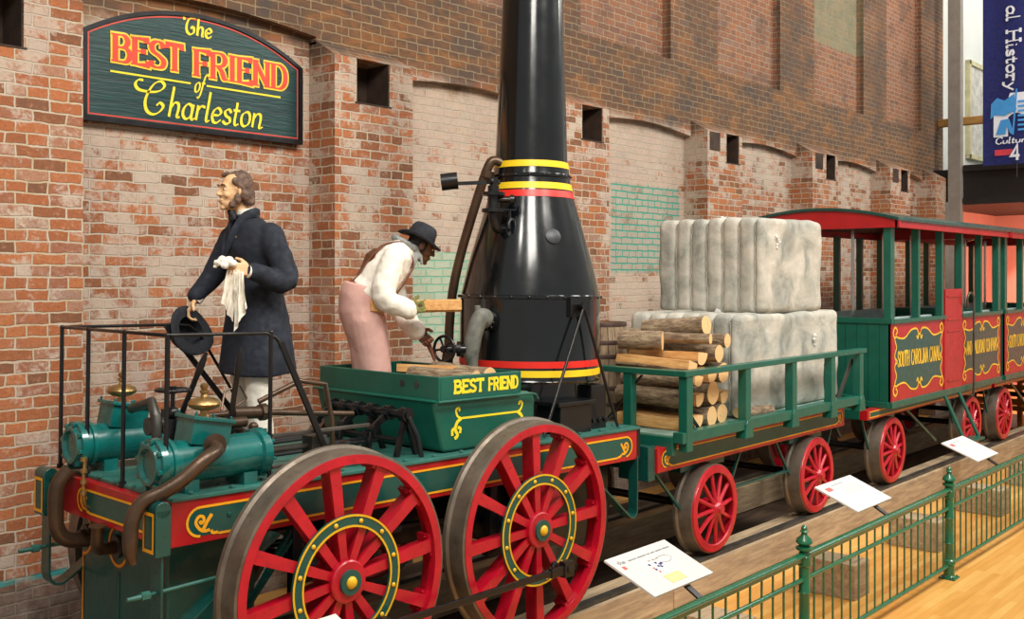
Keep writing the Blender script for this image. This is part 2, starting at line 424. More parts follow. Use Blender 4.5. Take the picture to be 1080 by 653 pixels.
    pat = g.mix(g.math('MULTIPLY', mort, .42), pat, hexc('#b39c78'))
    pat = g.mix(g.math('MULTIPLY', g.step(b.outputs['Color'], .5, 1.0), .35), pat, hexc('#4b3d36'))
    up = g.math('SUBTRACT', 1, g.step(zb, 5.0, 5.35))
    panel = g.math('MULTIPLY', g.step(Y, 7.2, 7.24), g.step(Z, 5.02, 5.06))
    soot = g.math('ADD', .74, g.math('MULTIPLY', up, .16)); soot = g.math('SUBTRACT', soot, g.math('MULTIPLY', panel, .40))
    soot = g.math('SUBTRACT', soot, g.math('MULTIPLY', g.step(zb, 6.0, 7.0), .25))
    col = g.mix(g.math('MULTIPLY', panel, .3), col, g.mix(n2, hexc('#8a5a4c'), hexc('#8c7f7c')))
    col = g.mix(g.math('MULTIPLY', band, soot), col, pat)
    hi = g.math('MULTIPLY', g.step(zb, 4.85, 5.5), g.math('SUBTRACT', 1, panel))
    big = g.step(g.noise(uv, .8, 5, .6), .36, .6)
    col = g.mix(g.math('MULTIPLY', g.math('MULTIPLY', hi, big), .5), col, hexc('#403a34'))
    col = g.mix(g.math('MULTIPLY', g.math('MULTIPLY', band, g.step(g.noise(uv, 1.7, 6, .7), .5, .62)), .4), col, hexc('#3f3b38'))
    # teal-painted joints
    for bx in (box(6.74, 7.6, 1.65, 2.53, .012, .03), box(10.02, 11.53, 2.33, 3.43, .012, .03)):
        col = g.mix(g.math('MULTIPLY', bx, .42), col, hexc('#8b9a8b'))
        col = g.mix(g.math('MULTIPLY', g.math('MULTIPLY', bx, mort), g.math('ADD', .6, n2), clamp=True), col, hexc('#2fa38d'))
    bx = box(6.74, 7.6, 1.65, 2.53, .012, .03); col = g.mix(g.math('MULTIPLY', bx, .45), col, hexc('#b9cfae'))
    bx = box(15.3, 17.2, 6.05, 9, .02, .05); col = g.mix(g.math('MULTIPLY', bx, .5), col, hexc('#7e8f72'))
    # low dado of grey rubble and its teal line
    low = g.math('SUBTRACT', 1, g.step(g.math('ADD', Z, g.math('MULTIPLY', g.math('SUBTRACT', n2, .5), .1)), .24, .3))
    col = g.mix(g.math('MULTIPLY', low, .72), col, g.ramp(g.noise(uv, 9, 6, .7), [(.3, '#4a4440'), (.5, '#7b736b'), (.7, '#a59a8c')]))
    ln = g.math('MULTIPLY', g.step(Z, .275, .29), g.math('SUBTRACT', 1, g.step(Z, .315, .33)))
    col = g.mix(g.math('MULTIPLY', ln, g.step(n1, .4, .5)), col, hexc('#3d9c98'))
    g.put(g.b.inputs['Base Color'], col); g.b.inputs['Roughness'].default_value = .9
    hgt = g.math('ADD', g.math('SUBTRACT', 1, mort), g.math('MULTIPLY', n2, .75))
    g.bump(hgt, .9, .012); return g.m

M = {}
M['brick'] = brick_material()
M['dark_hole'] = paint('pocket_shade', '#3a2a20', .9, var=.3)  # dark brown carries the shade inside the beam pockets
M['green'] = paint('locomotive_green', '#0d4741', .30, var=.08, coat=.35, dirt='#0a2f2c', dirt_amt=.3)
M['deck'] = paint('deck_green', '#33695f', .42, var=.18, dirt='#1f4640', dirt_amt=.5, scale=4)
M['dgreen'] = paint('dark_panel_green', '#054b44', .36, var=.08, coat=.3)
M['cgreen'] = paint('carriage_green', '#0c5949', .38, var=.08, coat=.2)
M['cdeck'] = paint('wagon_deck_grey_green', '#88a79b', .55, var=.15, dirt='#4b6c62', scale=5)
M['teal'] = paint('cylinder_teal', '#0a5f5b', .25, var=.15, coat=.5, dirt='#063a38')
M['red'] = paint('lining_red', '#ab121a', .35, var=.08, coat=.3)
M['wred'] = paint('wheel_red', '#b40d26', .34, var=.12, coat=.3, dirt='#6d0a18', dirt_amt=.35, scale=8)
M['yellow'] = paint('lining_yellow', '#f0a81c', .4, var=.06)
M['lemon'] = paint('letter_yellow', '#f2dc2c', .5, var=.06)
M['gold'] = paint('boss_yellow', '#dcae1e', .35, var=.06)
M['tread'] = paint('steel_tread', '#746a5e', .45, metal=.5, var=.18, dirt='#5a4a3c', dirt_amt=.6)
M['black'] = paint('black_iron', '#121316', .35, metal=.2, var=.2, coat=.2)
M['boiler'] = paint('boiler_black', '#080e11', .17, metal=.1, var=.2, coat=.6, scale=2.5, bump=.12)
M['boiler_red'] = paint('boiler_red', '#e02c22', .35, var=.05)
M['boiler_yel'] = paint('boiler_yellow', '#f3cf24', .35, var=.05)
M['pipe'] = paint('bronze_brown_pipe', '#574536', .34, metal=.55, var=.2, dirt='#2f2720')
M['brass'] = paint('dull_brass', '#a88a58', .32, metal=.8, var=.2)
M['iron'] = paint('grey_iron', '#55534e', .4, metal=.6, var=.25)
M['lag'] = paint('lagged_grey_wrap', '#6c6e66', .85, var=.2, scale=20, bump=.5)
M['steel'] = paint('bright_steel', '#c9ccce', .15, metal=1, var=.03)
M['fence'] = paint('fence_green', '#15603f', .28, var=.12, coat=.4)
M['white'] = paint('panel_white', '#cfceca', .6, var=.02)
M['wtrim'] = paint('white_wall', '#dfe2dc', .8, var=.03, scale=1)
M['salmon'] = paint('salmon_wall', '#df8770', .8, var=.04, scale=1)
M['column'] = paint('grey_column', '#948d84', .6, var=.08)
M['fascia'] = paint('black_fascia', '#1d1a19', .5, var=.1)
M['ink'] = paint('grey_ink', '#8d8f92', .6, var=.02)
M['inkb'] = paint('blue_ink', '#35357c', .6, var=.02)
M['inkr'] = paint('red_ink', '#d9605a', .6, var=.02)
M['tan'] = paint('tan_ink', '#edc88e', .6, var=.02)
M['navy'] = paint('navy_banner', '#10195c', .75, var=.08, bump=.2)
M['bwhite'] = paint('banner_white', '#d9dde8', .75, var=.02)
M['bblue'] = paint('banner_light_blue', '#3d8fd2', .75, var=.05)
M['coat'] = paint('navy_wool', '#1a202c', .85, var=.2, scale=9, bump=.35)
M['felt'] = paint('dark_felt', '#23262d', .9, var=.15, scale=12, bump=.3)
M['linen'] = paint('cream_linen', '#efe9dc', .85, var=.06, scale=9, bump=.4)
M['pink'] = paint('pink_drill', '#d3a69b', .88, var=.08, scale=8, bump=.4)
M['trouser'] = paint('off_white_cloth', '#e7e0d2', .85, var=.06, scale=8, bump=.4)
M['skin'] = paint('pale_skin', '#d6ac80', .55, var=.08, scale=12)
M['dskin'] = paint('dark_skin', '#5c3a26', .5, var=.1, scale=12)
M['glove'] = paint('olive_glove', '#6f7038', .7, var=.15, scale=14)
M['hair'] = paint('grey_brown_hair', '#5f483a', .6, var=.35, scale=25, bump=.8)
M['bhair'] = paint('black_hair', '#15100d', .7, var=.2, scale=25, bump=.6)
M['leather'] = paint('brown_leather', '#7c4a34', .6, var=.12)
M['scarf'] = paint('grey_scarf', '#8b908c', .85, var=.15, scale=14, bump=.4)
M['shoe'] = paint('black_leather', '#141212', .35, var=.1)
M['eye'] = paint('eye_white', '#d8d0c2', .3, var=.02); M['iris'] = paint('iris', '#1c130e', .25, var=.02)
M['lip'] = paint('lip', '#b07560', .5, var=.05)
M['cgrey'] = paint('bench_grey', '#9fb1b0', .6, var=.1)
M['timber'] = wood('weathered_timber', '#84705a', '#ab9475', '#cab590', 'X', 1.2, .85)
M['darkfloor'] = wood('dark_boards', '#2f241c', '#4c3b2e', '#6a5443', 'X', .6, .7)
M['barrel'] = wood('barrel_oak', '#6d5a46', '#8d785f', '#a8947a', 'Z', 2.0, .8)
M['hoop'] = paint('rusty_hoop', '#58463f', .6, metal=.5, var=.25)
M['cut'] = wood('fresh_split_wood', '#b88148', '#dda868', '#efc98c', 'Y', 2.5, .8, .5)
M['orange'] = wood('orange_wood', '#b06a1c', '#d4882a', '#e8a444', 'Y', 1, .5)
M['rail'] = wood('oak_rail', '#9a6f36', '#b98a4a', '#cda05e', 'Y', 1, .5)

def bark_material():
    g = N('log_bark'); v = g.obj(); f = g.noise(g.mapped(v, (10, 2.5, 10)), 3, 8, .7, .5)
    g.put(g.b.inputs['Base Color'], g.ramp(f, [(.3, '#4a3d32'), (.45, '#7a6550'), (.57, '#a08c70'), (.72, '#baa98c')]))
    g.b.inputs['Roughness'].default_value = .95; g.bump(f, 1, .02); return g.m
M['bark'] = bark_material()
def end_material():
    g = N('log_cut_end'); v = g.obj()
    w_ = g.n('ShaderNodeTexWave', wave_type='RINGS', rings_direction='Y'); g.put(w_.inputs['Vector'], v)
    w_.inputs['Scale'].default_value = 22; w_.inputs['Distortion'].default_value = 2.5; w_.inputs['Detail'].default_value = 3
    c = g.mix(w_.outputs['Fac'], hexc('#dfae70'), hexc('#eac793')); f = g.noise(v, 14, 5)
    c = g.mix(g.step(f, .6, .75), c, hexc('#a8703a')); g.put(g.b.inputs['Base Color'], c); g.b.inputs['Roughness'].default_value = .8
    g.bump(f, .4, .01); return g.m
M['end'] = end_material()
def bale_material():
    g = N('cotton_bale_wrap'); v = g.obj(); f = g.noise(v, 3.2, 6, .6, .8); f2 = g.noise(v, 11, 5, .6)
    c = g.ramp(f, [(.33, '#868881'), (.45, '#a5a59b'), (.56, '#b9b6aa'), (.7, '#c9c4b8')])
    c = g.mix(g.math('MULTIPLY', g.step(f2, .55, .75), .3), c, hexc('#a28a74'))
    g.put(g.b.inputs['Base Color'], c); g.b.inputs['Roughness'].default_value = .92; g.bump(g.noise(v, 5, 6, .6), .6, .03); return g.m
M['bale'] = bale_material()
def floor_material():
    g = N('honey_board_floor'); v = g.obj()
    b = g.n('ShaderNodeTexBrick'); g.put(b.inputs['Vector'], v); b.inputs['Scale'].default_value = 1
    b.inputs['Brick Width'].default_value = 1.5; b.inputs['Row Height'].default_value = .07; b.inputs['Mortar Size'].default_value = .0012
    b.inputs['Color1'].default_value = (0, 0, 0, 1); b.inputs['Color2'].default_value = (1, 1, 1, 1); b.inputs['Mortar'].default_value = (.5, .5, .5, 1)
    f = g.noise(g.mapped(v, (1, 9, 1)), 2.2, 6, .6)
    r = g.math('ADD', g.math('MULTIPLY', b.outputs['Color'], .4), g.math('MULTIPLY', f, .6))
    c = g.ramp(r, [(.2, '#c98a3a'), (.45, '#dfa350'), (.75, '#ecb968')])
    c = g.mix(g.math('MULTIPLY', b.outputs['Fac'], .5), c, hexc('#8d5a24'))
    blot = g.step(g.noise(v, .9, 4), .52, .6); c = g.mix(g.math('MULTIPLY', blot, .22), c, hexc('#d5802c'))
    g.put(g.b.inputs['Base Color'], c); g.b.inputs['Roughness'].default_value = .3
    g.b.inputs['Coat Weight'].default_value = .3; g.b.inputs['Coat Roughness'].default_value = .15; return g.m
M['floor'] = floor_material()

# ------------------------------------------------------------------ the room
g = G(); g.box(-3, 27, -6, 8.2, -.45, -.35); struct(g.build('floor', M['floor'], origin=(0, 0, 0)))
g = G(); g.box(-2, 21, 4.62, 6.9, -.35, -.32); struct(g.build('floor', M['darkfloor'], origin=(0, 0, 0)))

g = G()                                                             # the long brick wall
REC, PF = 7.25, 6.9
ends = [3.38, 6.47, 9.5, 12.55, 15.6, 18.65, 20.55]
g.box(-3, 20.55, REC, 7.8, -.35, 4.9)
UPW = 7.15
fnW = lambda u, v, h: V((h, u, v))
def pier_hole(i, xr):
    if i == 0: return xr-.8, xr-.4
    if i == 2: return xr-.5, xr-.12
    return (xr-.42, xr-.08) if i > 2 else (xr-.66, xr-.28)
for i, xr in enumerate(ends):
    xl = xr-.9 if i else -3
    if i == 6: xl = 19.95
    if i == 6: g.box(xl, xr, PF, REC, -.35, 4.18)
    else:
        h0, h1 = pier_hole(i, xr)
        g.box(xl, xr, PF, REC, -.35, 3.8); g.box(xl, h0, PF, REC, 3.8, 4.18); g.box(h1, xr, PF, REC, 3.8, 4.18)
    g.prism([(PF, 4.18), (UPW-.01, 4.32), (REC, 4.32), (REC, 4.18)], fnW, xl, xr); g.box(xl, xr, UPW, REC, 4.30, 4.9)
for i in range(6):                                                  # shallow brick arches carry the upper wall over the bays
    x0, x1 = ends[i], ends[i+1]-.9
    if i == 5: x1 = 19.95
    zb_ = 4.36 if i == 0 else 4.12
    P = [(x0, 4.9)]+[(x0+(x1-x0)*k/16, zb_+.08*math.sin(PI*k/16)) for k in range(17)]+[(x1, 4.9)]
    g.prism(P, lambda u, v, h: V((u, h, v)), UPW, REC)
g.box(-3, 21.1, UPW, 7.8, 4.9, 5.05); g.box(20.55, 21.1, UPW, 7.8, 4.36, 4.9)
px = -3
for c0, c1 in ((6.3, 8.15), (9.3, 11.17), (12.33, 14.15), (15.3, 17.2), (18.2, 19.9)):
    g.box(px, c0, UPW, 7.8, 5.05, 11); g.box(c0, c1, UPW+.12, 7.8, 5.05, 11); px = c1
g.box(px, 21.1, UPW, 7.8, 5.05, 11)
struct(g.build('wall_back', M['brick'], origin=(0, 0, 0), uv=True))
g = G()                                                             # beam pockets: backs and sides coloured dark for the shade inside
for i, xr in enumerate(ends[:6]):
    h0, h1 = pier_hole(i, xr)
    g.box(h0, h1, 7.2, REC-.001, 3.8, 4.18); g.box(h1-.012, h1, PF+.01, 7.2, 3.8, 4.18); g.box(h0, h0+.012, PF+.01, 7.2, 3.8, 4.18)
    g.box(h0-.02, h1+.02, PF-.006, 7.2, 3.79, 3.803)
for h0 in (12.55-.85, 15.6-.8, 18.65-.8): g.box(h0, h0+.26, PF-.004, PF+.01, 3.93, 4.17)  # flat dark plates for further pockets, their shaded depth only painted
struct(g.build('trim_1', M['dark_hole'], origin=(0, 0, 0)))

g = G(); g.box(20.5, 20.66, 6.62, 6.86, -.35, 11); struct(g.build('trim_2', M['column'], bevel=.01))
g = G(); g.box(20.66, 26.5, 2.0, 7.8, 3.72, 4.36); g.box(20.58, 20.655, 2.0, 6.6, 3.66, 3.8); g.box(20.58, 20.655, 2.0, 6.6, 4.3, 4.42)
struct(g.build('trim_3', M['fascia']))
g = G(); g.box(26, 26.3, 1, 8.2, 4.3, 11); g.box(21.11, 26.3, 7.3, 7.6, 4.36, 11); struct(g.build('wall_gallery', M['wtrim']))
g = G(); g.box(26.0, 26.3, 0, 8.2, -.35, 3.72); g.box(20.85, 26.3, 7.6, 7.8, -.35, 3.72); struct(g.build('wall_right', M['salmon']))
g = G(); g.box(20.48, 20.56, 6.85, 7.3, -.35, 3.72); struct(g.build('trim_4', M['column']))
t = thing('gallery_handrail', 'pale oak handrail on the upper gallery behind the blue banner', 'railing', (20.9, 4.6, 4.36))
g = G(); g.box(20.82, 20.92, 2.2, 7.29, 5.22, 5.38); g.build('rail', M['rail'], t, bevel=.02)
for yy in (2.4, 4.3, 5.6):
    g = G(); g.cyl((20.87, yy, 4.36), (20.87, yy, 5.24), .025, 12); g.build('post', M['steel'], t, smooth=40)
g = G(); g.box(20.86, 20.87, 2.2, 6.4, 4.46, 5.2)
gl = N('clear_glass'); gl.b.inputs['Transmission Weight'].default_value = 1; gl.b.inputs['Roughness'].default_value = 0; gl.b.inputs['IOR'].default_value = 1.1
gl.b.inputs['Base Color'].default_value = (.95, 1, .97, 1)
g.build('glass_panel', gl.m, t)
t = thing('framed_picture', 'cream-framed pale picture on the gallery wall, beside the blue banner', 'picture', (23.7, 7.25, 4.8))
g = G(); x0, x1, z0, z1 = 22.9, 24.6, 4.8, 6.9
for b_ in ((x0, x1, z0, z0+.1), (x0, x1, z1-.1, z1), (x0, x0+.1, z0, z1), (x1-.1, x1, z0, z1)): g.box(b_[0], b_[1], 7.2, 7.3, b_[2], b_[3])
g.build('frame', paint('cream_frame', '#cbc39a', .6), t, bevel=.008)
g = G(); g.box(x0+.1, x1-.1, 7.24, 7.3, z0+.1, z1-.1); g.build('picture_sheet', paint('pale_print', '#c9c6bd', .7, var=.2, scale=5), t)
lamp('gallery_light', 'AREA', (23.5, 4.5, 9.5), (24, 6, 5), 125, 2.5, col=(1, 1, .97))
lamp('downlight', 'SPOT', (24.2, 5.2, 3.6), (26.0, 6.0, 1.7), 500, .06, spot=60, blend=.3, col=(1, .95, .88))
lamp('downlight', 'SPOT', (24.2, 3.7, 3.6), (26.0, 4.2, 1.6), 500, .06, spot=60, blend=.3, col=(1, .95, .88))
lamp('room_light', 'AREA', (23.2, 4.5, 3.6), (24.6, 5, 0.5), 330, 2.0)
g = G()                                                             # louvred pale shutter in the wall beyond the coaches
g.box(19.0, 19.9, 7.17, 7.25, .2, 2.45)
for k in range(22): g.obox((19.45, 7.16, .3+k*.1), (.42, 0, 0), (0, .02, .02), (0, -.003, .003))
tag(g.build('louvred_panel', M['wtrim'], smooth=30), 'pale louvred panel on the brick wall seen through the coach openings', 'panel')

# track: timbers, strap rails and cross ties
for nm, y0, y1 in (('near', 4.36, 4.66), ('far', 5.62, 5.92)):
    for j, (x0, x1) in enumerate(((-1, 6.85), (6.86, 14.6), (14.61, 18.6))):
        g = G(); g.box(x0, x1, y0, y1, -.31, -.03)
        tag(g.build('track_timber', M['timber'], bevel=.008), f"{('left-hand', 'middle', 'right-hand')[j]} length of grey weathered timber beam under the {'near' if nm == 'near' else 'far'} wheels", 'beam', 'long timbers carrying the rails')
    g = G(); g.box(-1, 18.6, y0+(.03 if nm == 'near' else .16), y0+(.10 if nm == 'near' else .23), -.03, 0)
    tag(g.build('strap_rail', M['iron']), f"thin black iron strap rail on top of the {'near' if nm == 'near' else 'far'} timber beam", 'rail')
names = {0: 'under the locomotive front', 1: 'under the locomotive', 2: 'under the gap behind the locomotive', 3: 'below the wagon, its end behind the fence post', 4: 'beside the first coach front wheel', 5: 'below the first coach door', 6: 'below the coupling of the two coaches', 7: 'below the second coach'}
for k in range(8):
    x = 2.3+1.95*k; g = G(); g.box(x, x+.3, 3.5 if k > 1 else 4.3, 6.2, -.349, -.312 if False else -.06)
    g2 = G(); g2.box(x, x+.3, 3.46, 3.95, -.35, -.06)
    tag(g2.build('timber_block', M['timber'], bevel=.008), f'squared timber block on the floor {names[k]}', 'block', 'timber blocks between fence and track')

# ------------------------------------------------------------------ the name board
t = thing('name_board', 'large arched green wooden sign reading The Best Friend of Charleston on the brick wall', 'sign', (4.48, 7.25, 3.415))
def arch(ins):
    x0, x1, zb, zs = 3.505+ins, 5.44-ins, 3.418+ins, 4.067-ins*.35
    cx = (x0+x1)/2; hw = (x1-x0)/2; sag = .277-ins*.55; R = (hw*hw+sag*sag)/2/sag; zc = zs+sag-R; a = math.asin(hw/R)
    return [(x0, zb), (x1, zb)]+[(cx+R*math.sin(a-2*a*k/28), zc+R*math.cos(a-2*a*k/28)) for k in range(29)]
fnS = lambda u, v, h: V((u, 7.18-h, v))
board = N('carved_green_board'); v = board.obj(); f = board.noise(board.mapped(v, (1.2, 5, 16)), 4, 6, .6)
board.put(board.b.inputs['Base Color'], board.ramp(f, [(.3, '#08292a'), (.7, '#0f4341')])); board.b.inputs['Roughness'].default_value = .4; board.bump(f, .6, .008)
g = G(); g.prism(arch(.03), fnS, -.04, .0); g.build('board', board.m, t)
g = G(); o_, i_ = arch(0), arch(.035); n_ = len(o_)
for k in range(n_):
    j = (k+1) % n_
    a, b, c, d = o_[k], o_[j], i_[j], i_[k]
    P = [fnS(*a, .015), fnS(*b, .015), fnS(*c, .015), fnS(*d, .015), fnS(*a, -.065), fnS(*b, -.065), fnS(*c, -.065), fnS(*d, -.065)]
    g.add(P, [(0, 1, 2, 3), (4, 7, 6, 5), (0, 4, 5, 1), (3, 2, 6, 7)])
g.build('frame', M['black'], t)
g = G(); g.ribbon(arch(.05), .011, fnS, .003, 0, closed=True); g.build('red_line', paint('sign_red_line', '#c94538', .5), t)
g = G()
text(g, 'The', fnS, .004, 4.33, 4.56, 4.175, .145, .02, nib=(.008, .024, .6), shear=.1, script=(0,))
g.build('script_lettering', M['lemon'], t); g = G()
text(g, 'of', fnS, .004, 4.40, 4.49, 3.735, .15, .015, nib=(.007, .018, .6), shear=.25)
g.build('script_lettering', M['lemon'], t)
for e0, e1 in ((3.72, 4.375), (4.515, 5.217)): g = G(); g.ribbon([(e0, 3.795), (e1, 3.795)], .014, fnS, .004); g.build('yellow_rule', M['lemon'], t)
g = G()
text(g, 'C', fnS, .004, 3.95, 4.15, 3.525, .24, .02, nib=(.008, .028, .6), shear=.1, script=(0,))
text(g, 'harleston', fnS, .004, 4.17, 5.03, 3.515, .235, .02, nib=(.009, .027, .6), shear=.2)
g.build('script_lettering', M['lemon'], t)
yo = paint('sign_yellow', '#f0cf3a', .5); ro = paint('sign_red', '#e2452a', .5)
for wd, mt, h, nm in ((.028, yo, .004, 'letter_outline'), (0, ro, .007, 'red_lettering')):
    g = G()
    nb_ = (.012+wd, .044+wd, 0)
    text(g, 'BEST', fnS, h, 3.73, 4.31, 3.875, .195, wd, serif=.14+wd*.8, nib=nb_)
    text(g, 'FRIEND', fnS, h, 4.395, 5.28, 3.865, .20, wd, serif=.14+wd*.8, nib=nb_)
    g.build(nm, mt, t)

# ------------------------------------------------------------------ wheels
def driving_wheel(parent, x, near=True):
    """loco wheel: axle along Y, its outer face towards -Y, built about the origin"""
    ax = (0, 1, 0)
    g = G()
    g.lathe([(.618, -.075), (.667, -.075), (.667, .06), (.650, .06), (.645, -.02), (.618, -.02)], (0, 0, 0), ax, 72, close=True)
    for k in range(12):
        a = 2*PI*k/12+math.radians(4); d = V((math.cos(a), 0, math.sin(a))); tt = V((-math.sin(a), 0, math.cos(a))); y = V((0, 1, 0))
        # tapered T-section spoke
        for (w0, w1, y0, y1) in ((.022, .036, -.055, -.035), (.008, .012, -.035, .05)):
            r0, r1 = .09, .615
            vs = [d*r0-tt*w0+y*y0, d*r0+tt*w0+y*y0, d*r0+tt*w0+y*y1, d*r0-tt*w0+y*y1, d*r1-tt*w1+y*y0, d*r1+tt*w1+y*y0, d*r1+tt*w1+y*y1, d*r1-tt*w1+y*y1]
            g.add(vs, [(3, 2, 1, 0), (4, 5, 6, 7), (0, 1, 5, 4), (1, 2, 6, 5), (2, 3, 7, 6), (3, 0, 4, 7)])
        g.obox(d*.610, d*.012, tt*.062, y*.05)
        for s_ in (-1, 1): g.ball(d*.597+tt*.047*s_-y*.02, .009, n=8)
        g.obox(d*.36+y*.055, d*.25, tt*.012, y*.006)
    g.lathe([(.0, -.082), (.105, -.082), (.113, -.076), (.113, .09), (0, .09)], (0, 0, 0), ax, 40)
    wh = g.build('driving_wheel', M['wred'], parent, smooth=35, origin=(0, 0, 0))
    g = G(); g.lathe([(.667, -.07), (.683, -.066), (.687, .045), (.702, .06), (.704, .085), (.667, .085)], (0, 0, 0), ax, 96, close=True)
    g.build('tyre', M['tread'], wh, smooth=40, origin=(0, 0, 0))
    g = G(); g.lathe([(.285, -.058), (.352, -.058), (.352, -.072), (.285, -.072)], (0, 0, 0), ax, 72, close=True)
    g.lathe([(0, -.1), (.066, -.1), (.066, -.08), (0, -.08)], (0, 0, 0), ax, 36); g.build('green_ring', M['dgreen'], wh, smooth=35, origin=(0, 0, 0))
    g = G()
    for r0, r1 in ((.285, .296), (.341, .352)): g.lathe([(r0, -.073), (r1, -.073), (r1, -.0755), (r0, -.0755)], (0, 0, 0), ax, 72, close=True)
    for k in range(12):
        a = 2*PI*k/12+math.radians(12); g.ball((.3185*math.cos(a), -.075, .3185*math.sin(a)), .0135, .009, .0135, n=10)
    g.ball((0, -.1, 0), .034, .022, .034, n=14); g.build('yellow_bosses', M['gold'], wh, smooth=40, origin=(0, 0, 0))
    return wh
def small_wheel(parent):
    ax = (0, 1, 0); g = G()
    g.lathe([(.292, -.07), (.30, -.078), (.352, -.075), (.36, -.06), (.36, .05), (.345, .05), (.30, -.04)], (0, 0, 0), ax, 56, close=True)
    for k in range(12):
        a = 2*PI*k/12+.1; d = V((math.cos(a), 0, math.sin(a)))
        g.tube([d*.04+V((0, -.075, 0)), d*.12+V((0, -.06, 0)), d*.31+V((0, -.045, 0))], [.024, .019, .016], 8)
    g.lathe([(0, -.135), (.035, -.135), (.04, -.12), (.048, -.115), (.06, -.09), (.075, -.06), (.08, .04), (0, .04)], (0, 0, 0), ax, 28)
    wh = g.build('spoked_wheel', M['wred'], parent, smooth=38, origin=(0, 0, 0))
    g = G(); g.lathe([(.358, -.06), (.366, -.058), (.372, .06), (.39, .075), (.39, .1), (.35, .1), (.345, .05)], (0, 0, 0), ax, 64, close=True)
    g.build('tyre', M['tread'], wh, smooth=40, origin=(0, 0, 0)); return wh
def copy_part(src, parent, loc, rz=0):
    c = src.copy(); COL.objects.link(c); c.parent = parent; c.location = loc; c.rotation_euler = (0, 0, rz)
    for ch in list(src.children):
        d = ch.copy(); COL.objects.link(d); d.parent = c
    return c

# scroll end used in the painted lining; unit square, line enters at (1, 1) and leaves at (1, 0)
def lining(g, fn, u0, u1, v0, v1, wd, h, mi, ends_=(True, True), top=True):
    hh = (v1-v0)/2; vm = (v0+v1)/2
    def scroll(cu, sg):
        arc = [(cu-sg*hh*1.0*math.sin(math.radians(a)), vm+hh*math.cos(math.radians(a))) for a in range(0, 181, 15)]
        k = hh*.92
        curl = cr([(cu+sg*k*p, vm+k*q) for p, q in ((1.5, -1.0), (1.15, -1.0), (.98, -.92), (.92, -.75))], 5)
        s1 = cr([(cu+sg*k*p, vm+k*q) for p, q in ((.8, -.7), (.35, -.75), (-.05, -.55), (-.38, -.05), (-.15, .38), (.2, .35), (.3, .05), (.08, -.12), (-.06, .08))], 5)
        leaf = cr([(cu+sg*k*p, vm+k*q) for p, q in ((.25, -.6), (.55, -.1), (.95, .45))], 5)
        return arc, curl, s1, leaf
    L = scroll(u0+hh, 1); R = scroll(u1-hh, -1)
    if ends_[0]:
        for c in (L[0],): g.ribbon(c, wd, fn, h, mi)
        g.ribbon(L[2], wd*1.25, fn, h, mi); g.ribbon(L[3], wd*1.5, fn, h, mi); g.ribbon(L[1], wd*1.2, fn, h, mi)
    if ends_[1]:
        g.ribbon(R[0], wd, fn, h, mi); g.ribbon(R[2], wd*1.25, fn, h, mi); g.ribbon(R[3], wd*1.5, fn, h, mi); g.ribbon(R[1], wd*1.2, fn, h, mi)
    a = u0+hh; b = u1-hh
    g.ribbon([(a if ends_[0] else u0, v1), (b if ends_[1] else u1, v1)], wd, fn, h, mi)
    g.ribbon([(a+hh*1.4 if ends_[0] else u0, v0), (b-hh*1.4 if ends_[1] else u1, v0)], wd, fn, h, mi)
def field(g, fn, u0, u1, v0, v1, h, mi, round_=(True, True)):
    hh = (v1-v0)/2; vm = (v0+v1)/2; P = []
    if round_[0]: P += [(u0+hh-hh*math.sin(math.radians(a)), vm+hh*math.cos(math.radians(a))) for a in range(0, 181, 15)]
    else: P += [(u0, v1), (u0, v0)]
    if round_[1]: P += [(u1-hh+hh*math.sin(math.radians(a)), vm-hh*math.cos(math.radians(a))) for a in range(0, 181, 15)]
    else: P += [(u1, v0), (u1, v1)]
    g.poly(P, fn, h, mi)

# ------------------------------------------------------------------ the locomotive
LP = V((5.08, 5.13, 0)); LYAW = math.radians(-1.9); PITCH = .014
loco = thing('steam_locomotive', 'green and red early steam locomotive with upright black boiler and large red wheels', 'locomotive', LP, rz=LYAW)
PM = Matrix.Translation(LP) @ Matrix.Rotation(PITCH, 4, 'Y') @ Matrix.Translation(-LP)
TW = Matrix.Translation(LP) @ Matrix.Rotation(LYAW, 4, 'Z') @ Matrix.Translation(-LP) @ PM
TI = TW.inverted()
def ld(*p): return TI @ V(p)                    # a place measured in the hall -> the locomotive's own level frame
def lb(g, name, m, parent=None, **k): return g.build(name, m, parent or loco, M=PM, origin=LP, **k)

w1 = driving_wheel(loco, 0); w1.location = (0, 4.275-5.13, .685); w1.rotation_euler = (0, math.radians(2), 0)
w2 = copy_part(w1, loco, (-1.525, 4.275-5.13, .685)); w2.rotation_euler = (0, math.radians(-3), 0)
for dx in (0, -1.525): copy_part(w1, loco, (dx, 5.985-5.13, .685), PI)
for dx in (5.08, 3.555):
    g = G(); g.cyl((dx, 4.3, .685), (dx, 5.96, .685), .05, 18); g.build('axle', M['black'], loco, origin=LP, smooth=40)

NY, FY, XA, XB, ZB, ZT = 4.52, 5.72, 2.70, 6.52, .93, 1.155
for nm, y0, y1 in (('n', NY, NY+.09), ('f', FY-.09, FY)):
    g = G(); g.box(XA, XB, y0, y1, ZB, ZT); fr = lb(g, 'side_beam', M['red'], bevel=.004)
    if nm == 'n':
        fn = lambda u, v, h: V((u, NY-h, v))
        g = G(); field(g, fn, XA+.09, XB-.07, ZB+.035, ZT-.045, .0015, 0); lb(g, 'green_field', M['dgreen'], fr)
        g = G(); lining(g, fn, XA+.085, XB-.065, ZB+.035, ZT-.045, .013, .003, 0); lb(g, 'yellow_lining', M['yellow'], fr)
        g = G()
        for u in (3.02, 3.3): g.ball((u, NY-.002, ZB+.12), .014, .01, .014, n=8)
        lb(g, 'bolt_heads', M['dgreen'], fr, smooth=40)
g = G(); g.box(XA-.05, XA+.05, NY+.14, FY-.02, ZB+.02, ZT)
